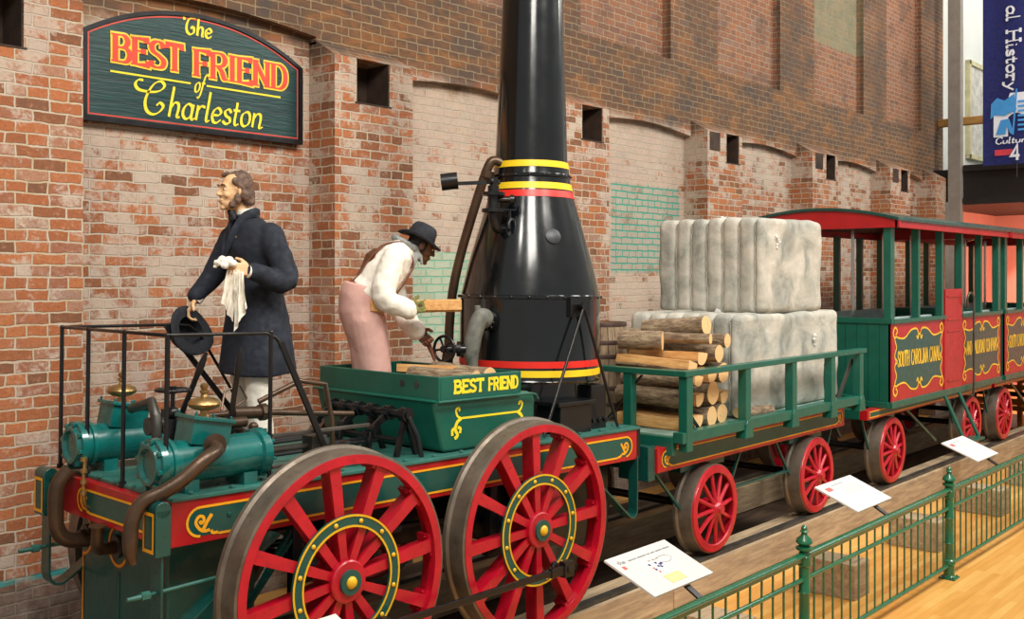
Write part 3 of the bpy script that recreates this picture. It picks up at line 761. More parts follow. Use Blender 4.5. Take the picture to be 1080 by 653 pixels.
fb = lb(g, 'front_beam', M['red'], bevel=.004)
fn = lambda u, v, h: V((XA-.05-h, u, v))
g = G(); g.poly([(5.36, ZB+.06), (4.68, ZB+.06), (4.68, ZT-.045), (5.36, ZT-.045)], fn, .0015); lb(g, 'green_field', M['dgreen'], fb)
g = G(); lining(g, lambda u, v, h: V((XA-.05-h, 10.04-u, v)), 4.6, 5.40, ZB+.06, ZT-.045, .013, .003, 0, (True, False)); lb(g, 'yellow_lining', M['yellow'], fb)
g = G(); g.box(XA-.05, XA-.002, NY+.0, NY+.138, ZB, ZT-.002); g.box(XA-.05, XA-.002, FY-.018, FY+.03, ZB+.06, ZT-.002); g.box(XB, XB+.045, NY, FY, ZB, ZT+.012)
lb(g, 'beam_end_plate', M['black'], fb, bevel=.004)
g = G(); g.box(XB-.09, XB, NY+.09, FY-.09, ZB, ZT); lb(g, 'rear_beam', M['green'])
g = G(); g.box(XA, XB+.03, NY-.012, FY+.012, ZT, ZT+.02)
for k in range(16):
    x = XA+.12+k*.235; g.cyl((x, NY+.03, ZT+.02), (x, NY+.03, ZT+.036), .014, 6)
    g.cyl((x, NY+.12+.05*(k % 2), ZT+.02), (x, NY+.12+.05*(k % 2), ZT+.03), .012, 6)
for k in range(6):
    g.cyl((XB-.1, NY+.15+k*.2, ZT+.02), (XB-.1, NY+.15+k*.2, ZT+.032), .014, 6)
for k in range(6): g.cyl((XA-.0, NY+.2+k*.19, ZT+.02), (XA-.0, NY+.2+k*.19, ZT+.038), .015, 6)
lb(g, 'deck_plate', M['deck'], bevel=.003)
# buffer posts with their bent strap steps at the corners
def stirrup(x, y, sg, zb, front):
    g = G(); x2 = x+sg*.6
    bx = x
    g.box(bx-.0, bx+.08, y-.065, y+.065, ZB+.005, ZT+.0)
    g.tube([V((bx+.04, y-.065, ZT)), V((bx+.04, y+.065, ZT))], .04, 20)
    p = lb(g, 'buffer_post', M['green'], smooth=35, bevel=.003)
    if front:
        g = G(); g.ribbon([(y-.045, ZB+.03), (y+.045, ZB+.03), (y+.045, ZT-.02), (y-.045, ZT-.02)], .017, lambda u, v, h: V((bx-h, u, v)), .003, closed=True)
        lb(g, 'yellow_frame', M['yellow'], p)
        g = G(); g.poly([(y-.03, ZB+.045), (y+.03, ZB+.045), (y+.03, ZT-.035), (y-.03, ZT-.035)], lambda u, v, h: V((bx-h, u, v)), .002); lb(g, 'dark_field', M['dgreen'], p)
def strap(pts, y, w_=.075, th=.014):
    g = G(); P = cr([V((a, b)) for a, b in pts], 1) if False else [V((a, b)) for a, b in pts]
    n_ = len(P)
    for i in range(n_-1):
        a, b = P[i], P[i+1]; g.bar((a.x, y, a.y), (b.x, y, b.y), w_, th, (1, 0, .3))
    g.build('strap_step', M['green'], loco, M=PM, origin=LP, bevel=.003)
for y in (NY-.075, FY-.02):
    stirrup(2.545, y, 1, .5, True)
    strap([(2.59, ZB+.02), (2.59, .60), (2.60, .565), (2.625, .54), (2.66, .535), (2.70, .555), (3.25, .93)], y, .10)
    g = G(); g.cyl((2.44, y, .75), (2.51, y, .75), .010, 10, r1=.014); g.cyl((2.51, y, .75), (2.55, y, .75), .022, 6); g.ball((2.545, y, .75), .02); g.cyl((2.5, y, .75), (3.1, y, .77), .010, 10)
    lb(g, 'tie_bolt', M['deck'], smooth=40)
for y in (NY+.03, FY-.03):
    strap([(6.52, ZB+.02), (6.52, .55), (6.515, .515), (6.49, .495), (6.46, .495), (6.43, .51), (5.88, .95)], y, .085)
# diagonal frame braces below the front
for y in (NY+.04, FY-.04):
    g = G(); g.bar((3.5, y, .93), (2.95, y, .30), .04, .018); g.bar((3.45, y, .93), (2.85, y, .10), .03, .02); lb(g, 'brace', M['green'])
# fluted water tank under the front end
g = G(); g.box(2.78, 3.3, 4.70, 5.68, .06, ZB)
tank = lb(g, 'front_tank', M['dgreen'], bevel=.012)
fn = lambda u, v, h: V((2.78-h, u, v))
def tankline(g, wd, h):
    a, b = 5.65, 4.74
    L = [(a, .12), (a, .70)]; L += [(a-.0+.0-.10*math.sin(math.radians(t)), .80-.10*math.cos(math.radians(t))) for t in range(0, 181, 15)][1:-2]
    c1 = 5.62, .815
    P = [(a, .1), (a, .69)]+[(a-.11*math.sin(math.radians(t)), .80-.11*math.cos(math.radians(t))) for t in range(10, 150, 15)]+[(a-.09, .895), (5.36, .895)]
    P += [(5.23+.105*math.cos(math.radians(t)), .80+.105*math.sin(math.radians(t))) for t in range(60, -241, -15)]+[(5.12, .895), (b, .895), (b, .1)]
    g.ribbon(P, wd, fn, h)
g = G(); tankline(g, .026, .0015); lb(g, 'orange_edge', paint('lining_orange', '#a8481c', .4), tank)
g = G(); tankline(g, .014, .003); lb(g, 'yellow_lining', M['yellow'], tank)
g = G()
for yy in (5.22,): g.tube([V((2.778, yy, .1)), V((2.778, yy, .66))], .008, 8)
lb(g, 'panel_bead', M['dgreen'], tank, smooth=40)
for yy, zz in ((5.60, .80), (5.23, .80)):
    g = G(); g.lathe([(0, 0), (.062, 0), (.062, .02), (.035, .022), (.035, .05), (0, .05)], (2.78, yy, zz), (-1, 0, 0), 24); lb(g, 'pipe_flange', M['iron'], tank, smooth=40)

# cylinders
def cylinder(y):
    g = G(); ax = (1, 0, 0); o_ = (2.64, y, 1.325)
    g.lathe([(0, .02), (.07, .018), (.085, .0), (.10, .0), (.112, .02), (.132, .022), (.134, .055), (.118, .06), (.118, .085), (.128, .09), (.128, .11), (.112, .115), (.11, .60), (.128, .61), (.13, .655), (.105, .665), (.09, .68), (.03, .685), (0, .685)], o_, ax, 40)
    for k in range(8):
        a = 2*PI*k/8+.2; g.cyl((2.645, y+.118*math.cos(a), 1.325+.118*math.sin(a)), (2.67, y+.118*math.cos(a), 1.325+.118*math.sin(a)), .014, 6)
        g.cyl((3.25, y+.12*math.cos(a), 1.325+.12*math.sin(a)), (3.315, y+.12*math.cos(a), 1.325+.12*math.sin(a)), .009, 6)
    g.box(2.8, 2.88, y-.09, y+.09, 1.17, 1.24); g.box(3.14, 3.22, y-.09, y+.09, 1.17, 1.24)
    c = lb(g, 'steam_cylinder', M['teal'], smooth=38)
    g = G(); a_ = math.radians(10)
    g.obox((2.95, y+.0, 1.465), (.11*math.cos(a_), 0, -.11*math.sin(a_)), (0, .085, 0), (.065*math.sin(a_), 0, .065*math.cos(a_)))
    g.obox((2.95+.012, y+.0, 1.533), (.122*math.cos(a_), 0, -.122*math.sin(a_)), (0, .1, 0), (.002, 0, .010))
    for i in (-1, 0, 1):
        for j in (-1, 1): g.cyl((2.96+i*.1, y+j*.085, 1.535-i*.018), (2.96+i*.1, y+j*.085, 1.56-i*.018), .008, 6)
    lb(g, 'steam_chest', M['teal'], c, bevel=.006)
    g = G(); g.cyl((3.3, y, 1.325), (3.62, y, 1.325), .017, 12); g.box(3.6, 3.7, y-.05, y+.05, 1.27, 1.38); g.bar((3.33, y-.05, 1.41), (4.0, y-.05, 1.41), .025, .02); g.bar((3.33, y-.05, 1.24), (4.0, y-.05, 1.24), .025, .02)
    lb(g, 'piston_rod', M['iron'], c, bevel=.003)
    return c
cylinder(4.66); cylinder(5.54)
g = G()                                                            # oil cups on the chests
for y, x in ((4.62, 2.93), (5.52, 2.93)):
    g = G(); o_ = (x, y, 1.535)
    g.lathe([(.03, 0), (.028, .02), (.02, .03), (.02, .045), (.05, .05), (.076, .064), (.082, .08), (.072, .098), (.045, .11), (.02, .115), (.014, .13), (.022, .136), (.022, .148), (.012, .152), (.02, .162), (.02, .178), (.01, .184), (0, .186)], o_, (0, 0, 1), 28)
    lb(g, 'brass_oil_cup', M['brass'], smooth=45)
def globe_valve(x, y, z, r=.045):
    g = G(); g.ball((x, y, z), r*1.1, n=14); g.cyl((x-.09, y, z), (x+.09, y, z), r*.6, 14); g.cyl((x-.1, y, z), (x-.08, y, z), r*1.1, 14); g.cyl((x+.08, y, z), (x+.1, y, z), r*1.1, 14)
    g.cyl((x, y, z), (x, y, z+.09), .02, 12); return g
# hand wheel lying flat above the near chest
def hand_wheel(c, ax, r, n_sp=5, mat='black', name='hand_wheel', parent=None, rr=.009):
    g = G(); ax = V(ax).normalized(); u = ax.orthogonal().normalized(); b = ax.cross(u); c = V(c)
    g.tube([c+(u*math.cos(2*PI*k/32)+b*math.sin(2*PI*k/32))*r for k in range(32)], rr, 10, closed=True, caps=False)
    for k in range(n_sp):
        a = 2*PI*k/n_sp+.3; g.cyl(c, c+(u*math.cos(a)+b*math.sin(a))*r, rr*.7, 8)
    g.cyl(c-ax*.02, c+ax*.02, rr*2.2, 14); return g, ax, c
cc = ld(2.9, 4.93, 1.70)
g, a_, c_ = hand_wheel(cc, (0, 0, 1), .085); g.cyl(cc-V((0, 0, .25)), cc, .012, 10); g.ball(cc-V((0, 0, .12)), .035, n=12); g.cyl(cc-V((0, 0, .3)), cc-V((0, 0, .15)), .03, 12)
g.lathe([(.06, 0), (.05, .03), (.03, .1), (.04, .14), (.03, .2)], cc-V((0, 0, .53)), (0, 0, 1), 16)
lb(g, 'stop_valve', M['black'], smooth=40)
g = globe_valve(2.98, 5.12, 1.45); g.lathe([(.05, 0), (.05, .14), (.04, .15), (.04, .17), (.055, .18), (.055, .2)], (2.9, 5.05, 1.175), (0, 0, 1), 20)
g.tube([V((2.9, 5.05, 1.38)), V((2.9, 5.06, 1.5)), V((2.92, 5.15, 1.58)), V((2.93, 5.4, 1.52))], .028, 12)
g.tube([V((3.08, 5.12, 1.45)), V((3.2, 5.1, 1.46)), V((3.3, 5.0, 1.44)), V((3.3, 4.8, 1.4))], .022, 12)
lb(g, 'steam_pipe', M['iron'], smooth=45)
g = G()                                                             # plain machinery between and behind the cylinders
g.tube([V((3.05, 4.95, 1.5)), V((3.3, 4.98, 1.5)), V((3.6, 5.0, 1.48)), V((4.2, 5.02, 1.42))], .018, 10)
g.cyl((3.32, 4.98, 1.5), (3.5, 4.985, 1.49), .036, 16); g.cyl((3.5, 4.985, 1.49), (3.54, 4.985, 1.49), .05, 8)
g.tube([V((3.5, 5.0, 1.55)), V((3.75, 4.95, 1.66)), V((3.92, 4.93, 1.63)), V((3.95, 4.9, 1.42)), V((3.96, 4.9, 1.2))], .016, 10)
g.tube([V((3.35, 5.15, 1.5)), V((3.4, 5.2, 1.6)), V((3.5, 5.2, 1.63)), V((3.55, 5.2, 1.55)), V((3.46, 5.18, 1.51))], .007, 8)
g.cyl((3.25, 4.88, 1.2), (3.25, 4.88, 1.48), .014, 8); g.cyl((3.25, 5.08, 1.2), (3.25, 5.08, 1.5), .014, 8)
g.cyl((3.2, 4.82, 1.47), (3.3, 4.82, 1.47), .03, 12); g.ball((3.34, 4.8, 1.44), .028, n=10); g.cyl((3.34, 4.8, 1.3), (3.34, 4.8, 1.44), .016, 10)
lb(g, 'feed_pipe', M['pipe'], smooth=40)
g = G()
for k, y in enumerate((4.9, 5.0, 5.28, 5.36)):
    g.cyl((2.95, y, 1.24), (4.3, y, 1.26), .013, 8); g.box(3.3+.12*k, 3.37+.12*k, y-.03, y+.03, 1.18, 1.33)
    g.ball((3.1+.1*k, y, 1.27), .03, n=10)
g.box(3.35, 3.5, 4.85, 5.4, 1.18, 1.24)
lb(g, 'valve_gear', M['black'], smooth=38)
g = G(); g.tube([V((3.87+.11*math.cos(a), 4.66, 1.19+.13*math.sin(a))) for a in [PI*k/14 for k in range(15)]], .014, 8, ref=(0, 1, 0), ell=[(.03, .006)]*15)
lb(g, 'eccentric_strap', M['black'], smooth=40)
# bronze exhaust pipes
g = G()
P = cr([ld(*p) for p in ((2.93, 4.62, 1.44), (2.90, 4.52, 1.43), (2.80, 4.47, 1.40), (2.70, 4.49, 1.32), (2.61, 4.52, 1.265), (2.52, 4.56, 1.22), (2.475, 4.57, 1.13), (2.465, 4.565, 1.0), (2.475, 4.555, .94))], 5)
k = len(P); g.tube(P, [.036]*(k-8)+[.036-.0022*i for i in range(8)], 16)
g.lathe([(.03, 0), (.062, 0), (.062, .018), (.03, .02)], ld(2.93, 4.59, 1.44), (0, -1, 0), 24)
lb(g, 'exhaust_pipe', M['pipe'], smooth=50)
g = G(); P = cr([ld(*p) for p in ((2.66, 5.58, 1.24), (2.60, 5.60, 1.15), (2.59, 5.60, 1.0), (2.60, 5.60, .91), (2.65, 5.59, .85), (2.76, 5.58, .83))], 5); g.tube(P, .042, 16)
lb(g, 'exhaust_pipe', M['pipe'], smooth=50)
g = G(); P = cr([(2.62, 5.13, .955), (2.62, 5.14, .90), (2.63, 5.16, .845), (2.67, 5.20, .81), (2.77, 5.23, .80)], 5); g.tube(P, .032, 16, caps=False); g.lathe([(.028, 0), (.048, .0), (.048, .008), (.028, .01)], (2.62, 5.13, .95), (0, 0, 1), 20)
lb(g, 'drain_elbow', M['pipe'], smooth=50)
g = G(); g.tube([V((2.65, 5.31, 1.02)), V((2.63, 5.31, 1.03)), V((2.62, 5.31, 1.1)), V((2.62, 5.31, 1.2)), V((2.63, 5.31, 1.29))], .01, 10)
for z in (1.1, 1.16, 1.22, 1.28): g.cyl((2.62, 5.31, z-.01), (2.62, 5.31, z+.01), .018, 8)
lb(g, 'gauge_cock', M['brass'], smooth=40)

# black hand railing round the driver's platform
g = G(); ZR = 1.972; r_ = .0095
X0 = 2.70; XN = 3.30
# yf: far front corner; yn: near front corner
yf, yn = 5.79, 4.58
P = [(4.02, yf, 1.2), (3.72, yf, 1.68), (3.58, yf, 1.9), (3.5, yf, 1.965), (3.42, yf, ZR), (X0+.03, yf, ZR), (X0, yf-.03, ZR), (X0, yn+.03, ZR), (X0+.03, yn, ZR), (XN-.03, yn, ZR-.004), (XN+.03, yn, ZR-.03), (XN+.1, yn, 1.87), (XN+.42, yn, 1.2)]
g.tube(P, r_, 10)
lb(g, 'top_rail', M['black'], smooth=60)
for (x, y, zt) in ((X0, yf, ZR), (X0, 5.45, ZR), (X0, 5.03, ZR), (X0, yn, ZR), (XN, yn, ZR), (3.36, yf, ZR)):
    g = G(); g.cyl((x, y, 1.165), (x, y, zt), .0115, 10); g.cyl((x, y, 1.165), (x, y, 1.19), .02, 8); g.ball((x, y, zt), .0135, n=10)
    if x == 3.36: g.ball((x, y, 1.45), .02, n=8); g.ball((x, y, 1.32), .02, n=8)
    lb(g, 'rail_post', M['black'], smooth=40)
for P in (((3.34, yf, ZR), (4.0, yf, 1.18)), ((XN+.06, yn, ZR-.05), (XN+.43, yn, 1.18))):
    g = G(); g.bar(P[0], P[1], .018, .034); lb(g, 'rail_stay', M['black'], bevel=.003)
# reversing levers with turned wooden grips
for a, b in (((2.98, 5.12, 1.36), (3.12, 4.96, 1.885)), ((3.23, 4.95, 1.3), (3.30, 4.90, 1.905))):
    a, b = ld(*a), ld(*b); d = (b-a); g = G(); g.bar(a, a+d*.75, .012, .028, (1, 0, 0)); g.tube([a+d*.7, a+d*.78, a+d*.86, a+d*.93, b], [.012, .017, .02, .016, .008], 10)
    lb(g, 'reversing_lever', M['black'], smooth=40)

# green wood hopper in front of the boiler
g = G(); hx0, hx1, hy0, hy1 = 4.53, 5.29, 4.585, 5.82
for b_ in ((hx0, hx0+.02, hy0, hy1), (hx1-.02, hx1, hy0, hy1), (hx0+.02, hx1-.02, hy0, hy0+.02), (hx0+.02, hx1-.02, hy1-.02, hy1)): g.box(b_[0], b_[1], b_[2], b_[3], 1.49, 1.66)
hop = lb(g, 'fuel_hopper', M['cgreen'], bevel=.006)
g = G(); P = [(4.60, 1.18), (4.575, 1.20), (4.50, 1.49), (4.50, 1.515), (5.38, 1.515), (5.42, 1.50), (5.45, 1.46), (5.44, 1.20), (5.41, 1.18)]
g.prism(P, lambda u, v, h: V((u, h, v)), 4.60, 5.81); lb(g, 'hopper_body', M['cgreen'], hop, bevel=.028, smooth=40)
g = G()
for z, e in ((1.505, .025),): g.tube([V((hx0-e, hy0-e, z)), V((5.36, hy0-e, z)), V((5.41, hy0-e, 1.495)), V((5.435, hy0-e, 1.46))], .009, 8)
g.tube([V((hx0-.03, hy0-.025, 1.505)), V((hx0-.03, hy1+.025, 1.505))], .009, 8)
lb(g, 'hopper_beading', M['cgreen'], hop, smooth=40)
fn = lambda u, v, h: V((u, hy0-h, v))
g = G(); text(g, 'BEST', fn, .002, 4.66, 4.93, 1.553, .073, .019, serif=.13); text(g, 'FRIEND', fn, .002, 4.97, 5.255, 1.553, .073, .018, serif=.13)
lb(g, 'best_friend_lettering', M['lemon'], hop)
fn = lambda u, v, h: V((u, 4.60-h, v)); g = G()
g.ribbon([(4.74, 1.385), (5.27, 1.385)], .014, fn, .002)
for sg, u0 in ((1, 4.74), (-1, 5.27)):
    zz = -1 if sg == 1 else .55
    g.ribbon(cr([(u0, 1.385), (u0-.03*sg, 1.40), (u0-.045*sg, 1.44), (u0-.02*sg, 1.452), (u0-.012*sg, 1.43)], 5), .016, fn, .0022)
    g.ribbon(cr([(u0, 1.385), (u0-.035*sg, 1.36), (u0-.05*sg, 1.32), (u0-.03*sg, 1.28), (u0-.055*sg, 1.26)], 5), .024, fn, .0024)
    g.ribbon(cr([(u0-.045*sg, 1.33), (u0-.075*sg, 1.315), (u0-.075*sg, 1.28)], 5), .021, fn, .0026)
    g.ribbon(cr([(u0-.03*sg, 1.33), (u0-.005*sg, 1.32), (u0-.01*sg, 1.29)], 5), .020, fn, .0028)
lb(g, 'yellow_ornament', M['lemon'], hop)
g = G()
for yy in (4.93, 4.79): g.lathe([(0, 0), (.022, 0), (.022, .004), (.012, .005), (0, .002)], (hx0, yy, 1.60), (-1, 0, 0), 16)
lb(g, 'rivet_washer', M['iron'], hop, smooth=40)
# rocker shaft with bearings ahead of the hopper
g = G(); sx, sz = 4.36, 1.43
g.cyl((sx, 4.66, sz), (sx, 5.50, sz), .026, 16)
for k, y in enumerate((4.70, 4.86, 5.02, 5.16, 5.30, 5.44)):
    g.cyl((sx, y-.028, sz), (sx, y+.028, sz), .046, 16)
    if k % 2 == 0:
        g.bar((sx, y, sz), (sx-.07, y, 1.175), .03, .028); g.bar((sx, y, sz), (sx+.09, y, 1.175), .03, .028)
    else:
        g.bar((sx, y, sz), (sx-.13, y, 1.34), .022, .04); g.cyl((sx-.13, y-.03, 1.34), (sx-.13, y+.03, 1.34), .024, 12); g.bar((sx-.13, y, 1.34), (sx-.16, y, 1.18), .018, .022)
    for a in (0, 2.1, 4.2): g.ball((sx+.046*math.cos(a), y, sz+.046*math.sin(a)), .012, n=8)
g.cyl((sx-.02, 4.72, 1.27), (sx-.02, 5.4, 1.27), .018, 12); g.bar((sx-.16, 4.86, 1.2), (3.9, 4.86, 1.2), .03, .02)
g.tube([V((sx+.0, 4.68, sz)), V((sx+.03, 4.62, 1.3)), V((sx+.05, 4.60, 1.17))], .016, 8)
lb(g, 'rocker_shaft', M['black'], smooth=38)

# boiler
BX, BY = 6.02, 5.175
g = G(); ax = (0, 0, 1); o_ = (BX, BY, 0)
g.lathe([(.47, 1.175), (.47, 1.19), (.455, 1.2), (.455, 1.53), (.54, 1.53), (.545, 1.545), (.537, 1.56), (.537, 2.14), (.545, 2.145), (.545, 2.165), (.53, 2.17), (.505, 2.28), (.472, 2.42), (.42, 2.60), (.368, 2.78), (.335, 2.89), (.315, 2.97), (.305, 3.02), (.30, 3.05), (.312, 3.055), (.312, 3.075), (.298, 3.08), (.285, 3.14), (.278, 3.2), (.232, 4.42), (.215, 5.1), (.225, 5.11), (.225, 5.16), (.19, 5.16), (.19, 4.9)], o_, ax, 96)
boil = lb(g, 'boiler', M['boiler'], smooth=35)
for z, ra, rb, mt, nm_, hh_ in ((1.668, .5395, .5395, 'boiler_red', 'red_band', .024), (2.925, .336, .3225, 'boiler_red', 'red_band', .025), (1.602, .5405, .5405, 'boiler_yel', 'yellow_band', .024), (2.985, .3195, .3105, 'boiler_yel', 'yellow_band', .024), (3.15, .2915, .2855, 'boiler_yel', 'yellow_band', .024)):
    g = G(); g.lathe([(ra, z-hh_), (rb, z+hh_), (rb-.015, z+hh_), (ra-.015, z-hh_)], o_, ax, 96, close=True); lb(g, nm_, M[mt], boil, smooth=40)
g = G()
for k in range(26):
    a = 2*PI*k/26; g.ball((BX+.545*math.cos(a), BY+.545*math.sin(a), 2.155), .012, n=8)
for k in range(18):
    a = 2*PI*k/18; g.ball((BX+.31*math.cos(a), BY+.31*math.sin(a), 3.065), .009, n=8)
for k in range(20):
    a = 2*PI*k/20; g.ball((BX+.47*math.cos(a), BY+.47*math.sin(a), 1.2), .012, n=8)
lb(g, 'rivets', M['black'], boil, smooth=40)
def on_shell(px_off, z, r):          # a place on the shell: px_off metres to the right of the axis as seen from the aisle
    R_ = V((.6608, -.7506, 0)); F_ = V((.7506, .6608, 0)); q = math.sqrt(max(r*r-px_off*px_off, 0))
    n_ = (R_*px_off-F_*q).normalized(); return V((BX, BY, z))+R_*px_off-F_*q, n_
p, n_ = on_shell(.17, 2.60, .42); nn = (n_+V((0, 0, .35))).normalized()
g = G(); g.lathe([(0, -.01), (.06, -.01), (.06, .010), (.057, .012), (0, .012)], p-nn*.004, nn, 32); lb(g, 'inspection_plate', paint('dull_plate', '#34373a', .4, metal=.3), boil, smooth=40)
p, n_ = on_shell(-.13, 2.72, .385)
g = G(); g.tube([p-n_*.02, p+n_*.05, p+n_*.07+V((0, 0, -.03)), p+n_*.07+V((0, 0, -.07))], .014, 10); g.cyl(p+n_*.05, p+n_*.05+V((0, 0, .07)), .009, 8); g.bar(p+n_*.05+V((-.03, .03, .07)), p+n_*.05+V((.03, -.03, .07)), .012, .012)
lb(g, 'try_cock', M['black'], boil, smooth=40)
# safety valve with lever weight
p, n_ = on_shell(-.20, 2.66, .40)
L_ = V((-.62, .62, 0)).normalized(); q = p+n_*.13
g = G(); g.tube(cr([p-n_*.03, p+n_*.08+V((0, 0, -.01)), q+V((0, 0, .06)), q+V((0, 0, .12))], 4), .034, 14)
for z in (.12, .24): g.cyl(q+V((0, 0, z-.012)), q+V((0, 0, z+.012)), .085, 22)
g.cyl(q+V((0, 0, .12)), q+V((0, 0, .30)), .042, 18); g.cyl(q+V((0, 0, .2)), q+V((0, 0, .2))-L_*.12, .022, 12); g.cyl(q-L_*.12+V((0, 0, .2)), q-L_*.15+V((0, 0, .2)), .038, 14)
g.cyl(q+V((0, 0, .30)), q+V((0, 0, .36)), .03, 12); g.cyl(q+V((0, 0, .33))+n_*.06, q+V((0, 0, .33))-n_*.06, .022, 10)
g.bar(q+V((0, 0, .33))-L_*.05, q+V((0, 0, .31))+L_*.30, .014, .026)
g.cyl(q+V((0, 0, .335))+L_*.26, q+V((0, 0, .32))+L_*.38, .062, 24)
sv = lb(g, 'safety_valve', M['black'], smooth=38)
g = G()
pts = [(BX-.26, BY+.06, 3.16), (BX-.30, BY+.10, 3.18), (BX-.34, BY+.13, 3.13), (BX-.38, BY+.22, 2.85), (BX-.42, BY+.36, 2.4), (BX-.44, BY+.42, 2.05), (BX-.44, BY+.44, 1.6), (BX-.44, BY+.44, 1.17)]
g.tube(cr(pts, 3), .036, 14); g.cyl((BX-.34, BY+.13, 3.1), (BX-.345, BY+.14, 3.05), .05, 14); lb(g, 'waste_steam_pipe', M['pipe'], smooth=45)
# lagged elbow and the throttle wheel
p, n_ = on_shell(-.29, 1.98, .537)
R_ = V((.6608, -.7506, 0))
g = G(); g.cyl(p-n_*.02, p+n_*.03, .075, 22)
for k in range(10): a = 2*PI*k/10; u = n_.orthogonal().normalized(); b_ = n_.cross(u); g.ball(p+n_*.03+(u*math.cos(a)+b_*math.sin(a))*.062, .01, n=8)
lb(g, 'flange', M['black'], boil, smooth=40)
g = G(); g.tube(cr([p+n_*.03, p+n_*.1+V((0, 0, .02)), p+n_*.12-R_*.03+V((0, 0, -.08)), p+n_*.12-R_*.05+V((0, 0, -.22)), p+n_*.1-R_*.05+V((0, 0, -.36))], 5), [.055, .07, .075, .074, .07, .066, .064, .062, .062, .062, .062, .06, .06, .06, .058, .055, .05, .045, .04, .04, .04], 16)
g.cyl(p+n_*.08-R_*.03+V((0, 0, .03)), p+n_*.09-R_*.03+V((0, 0, .11)), .022, 10)
lb(g, 'lagged_elbow', M['lag'], smooth=60)
q = p+n_*.13-R_*.05+V((0, 0, -.2))
g = G(); g.cyl(q, q-R_*.16+n_*.03, .03, 14); g.cyl(q-R_*.07, q-R_*.1, .055, 16)
hc = q-R_*.16+n_*.05; h_, a_, c_ = hand_wheel(hc, (-R_*.55+V((-.75, -.66, 0))*.85), .092, 5, rr=.011)
for vv, ff, mm in ((h_.v, h_.f, 0),): g.add(vv, ff)
g.tube([hc+V((0, 0, -.09)), hc+V((-.05, .05, -.2)), hc+V((-.09, .09, -.3))], .006, 8)
lb(g, 'throttle_valve', M['black'], smooth=40)
# stays from the boiler to the frame
br = ld(5.97, 4.60, 2.08)
g = G(); g.box(br.x-.1, br.x+.12, br.y-.0, br.y+.05, br.z-.08, br.z+.06); g.cyl(br+V((0, -.05, 0)), br+V((0, .03, 0)), .03, 12); g.cyl(br+V((.04, -.05, -.02)), br+V((.04, .03, -.02)), .025, 12)
for e in (ld(5.50, 4.55, 1.185), ld(6.33, 4.52, 1.175)): g.cyl(br+V((0, -.04, 0)), e, .0115, 10)
lb(g, 'boiler_stay', M['black'], smooth=40)
g = G(); g.box(BX-.30, BX+.05, 4.60, 4.82, 1.17, 1.38); g.box(BX-.34, BX+.08, 4.58, 4.84, 1.38, 1.41); g.box(BX+.12, BX+.3, 4.66, 4.80, 1.17, 1.5)
for k in range(3): g.cyl((BX+.14+k*.07, 4.64, 1.24), (BX+.14+k*.07, 4.66, 1.24), .02, 8)
lb(g, 'fire_door_box', M['black'], bevel=.006)
g = G(); g.box(BX-.45, BX+.45, 4.75, 5.6, .35, .93); g.box(4.3, 5.6, 4.95, 5.35, .55, .9); lb(g, 'ash_pan', M['black'], bevel=.01)
g = G()
for y in (4.72, 5.0, 5.26, 5.54):
    g.cyl((3.3, y, .8), (5.1, y, .70), .022, 10); g.cyl((3.9, y-.03, .76), (4.3, y-.03, .74), .04, 10)
g.cyl((4.1, 4.65, .6), (4.1, 5.6, .6), .03, 10); g.cyl((5.08, 4.7, .685), (5.08, 4.85, .685), .14, 24); g.cyl((5.08, 5.4, .685), (5.08, 5.55, .685), .14, 24)
lb(g, 'motion_rods', M['black'], smooth=40)
for dx in (5.08, 3.555):
    for y in (4.56, 5.70):
        g = G(); g.box(dx-.13, dx-.07, y-.03, y+.03, .5, .94); g.box(dx+.07, dx+.13, y-.03, y+.03, .5, .94); g.box(dx-.07, dx+.07, y-.04, y+.04, .6, .77); g.box(dx-.15, dx+.15, y-.03, y+.03, .48, .52)
        lb(g, 'axle_guard', M['black'], bevel=.004)
# coupling rod (near side)
g = G(); y = 4.10; a, b = V((5.215, y, .432)), V((5.215-1.525, y, .432))
g.bar(a, b, .022, .04, (0, 0, 1)); g.bar(a+V((-.16, 0, 0)), a+V((.02, 0, 0)), .035, .06); g.obox(a, (.045, 0, 0), (0, .026, 0), (0, 0, .05)); g.obox(b, (.045, 0, 0), (0, .026, 0), (0, 0, .05))
g.cyl(a+V((0, -.035, 0)), a+V((0, .12, 0)), .022, 14); g.cyl(b+V((0, -.035, 0)), b+V((0, .12, 0)), .022, 14)
g.bar(a+V((-.14, -.0, .03)), a+V((-.11, 0, .07)), .014, .014)
g.build('coupling_rod', M['black'], loco, origin=LP, bevel=.004)

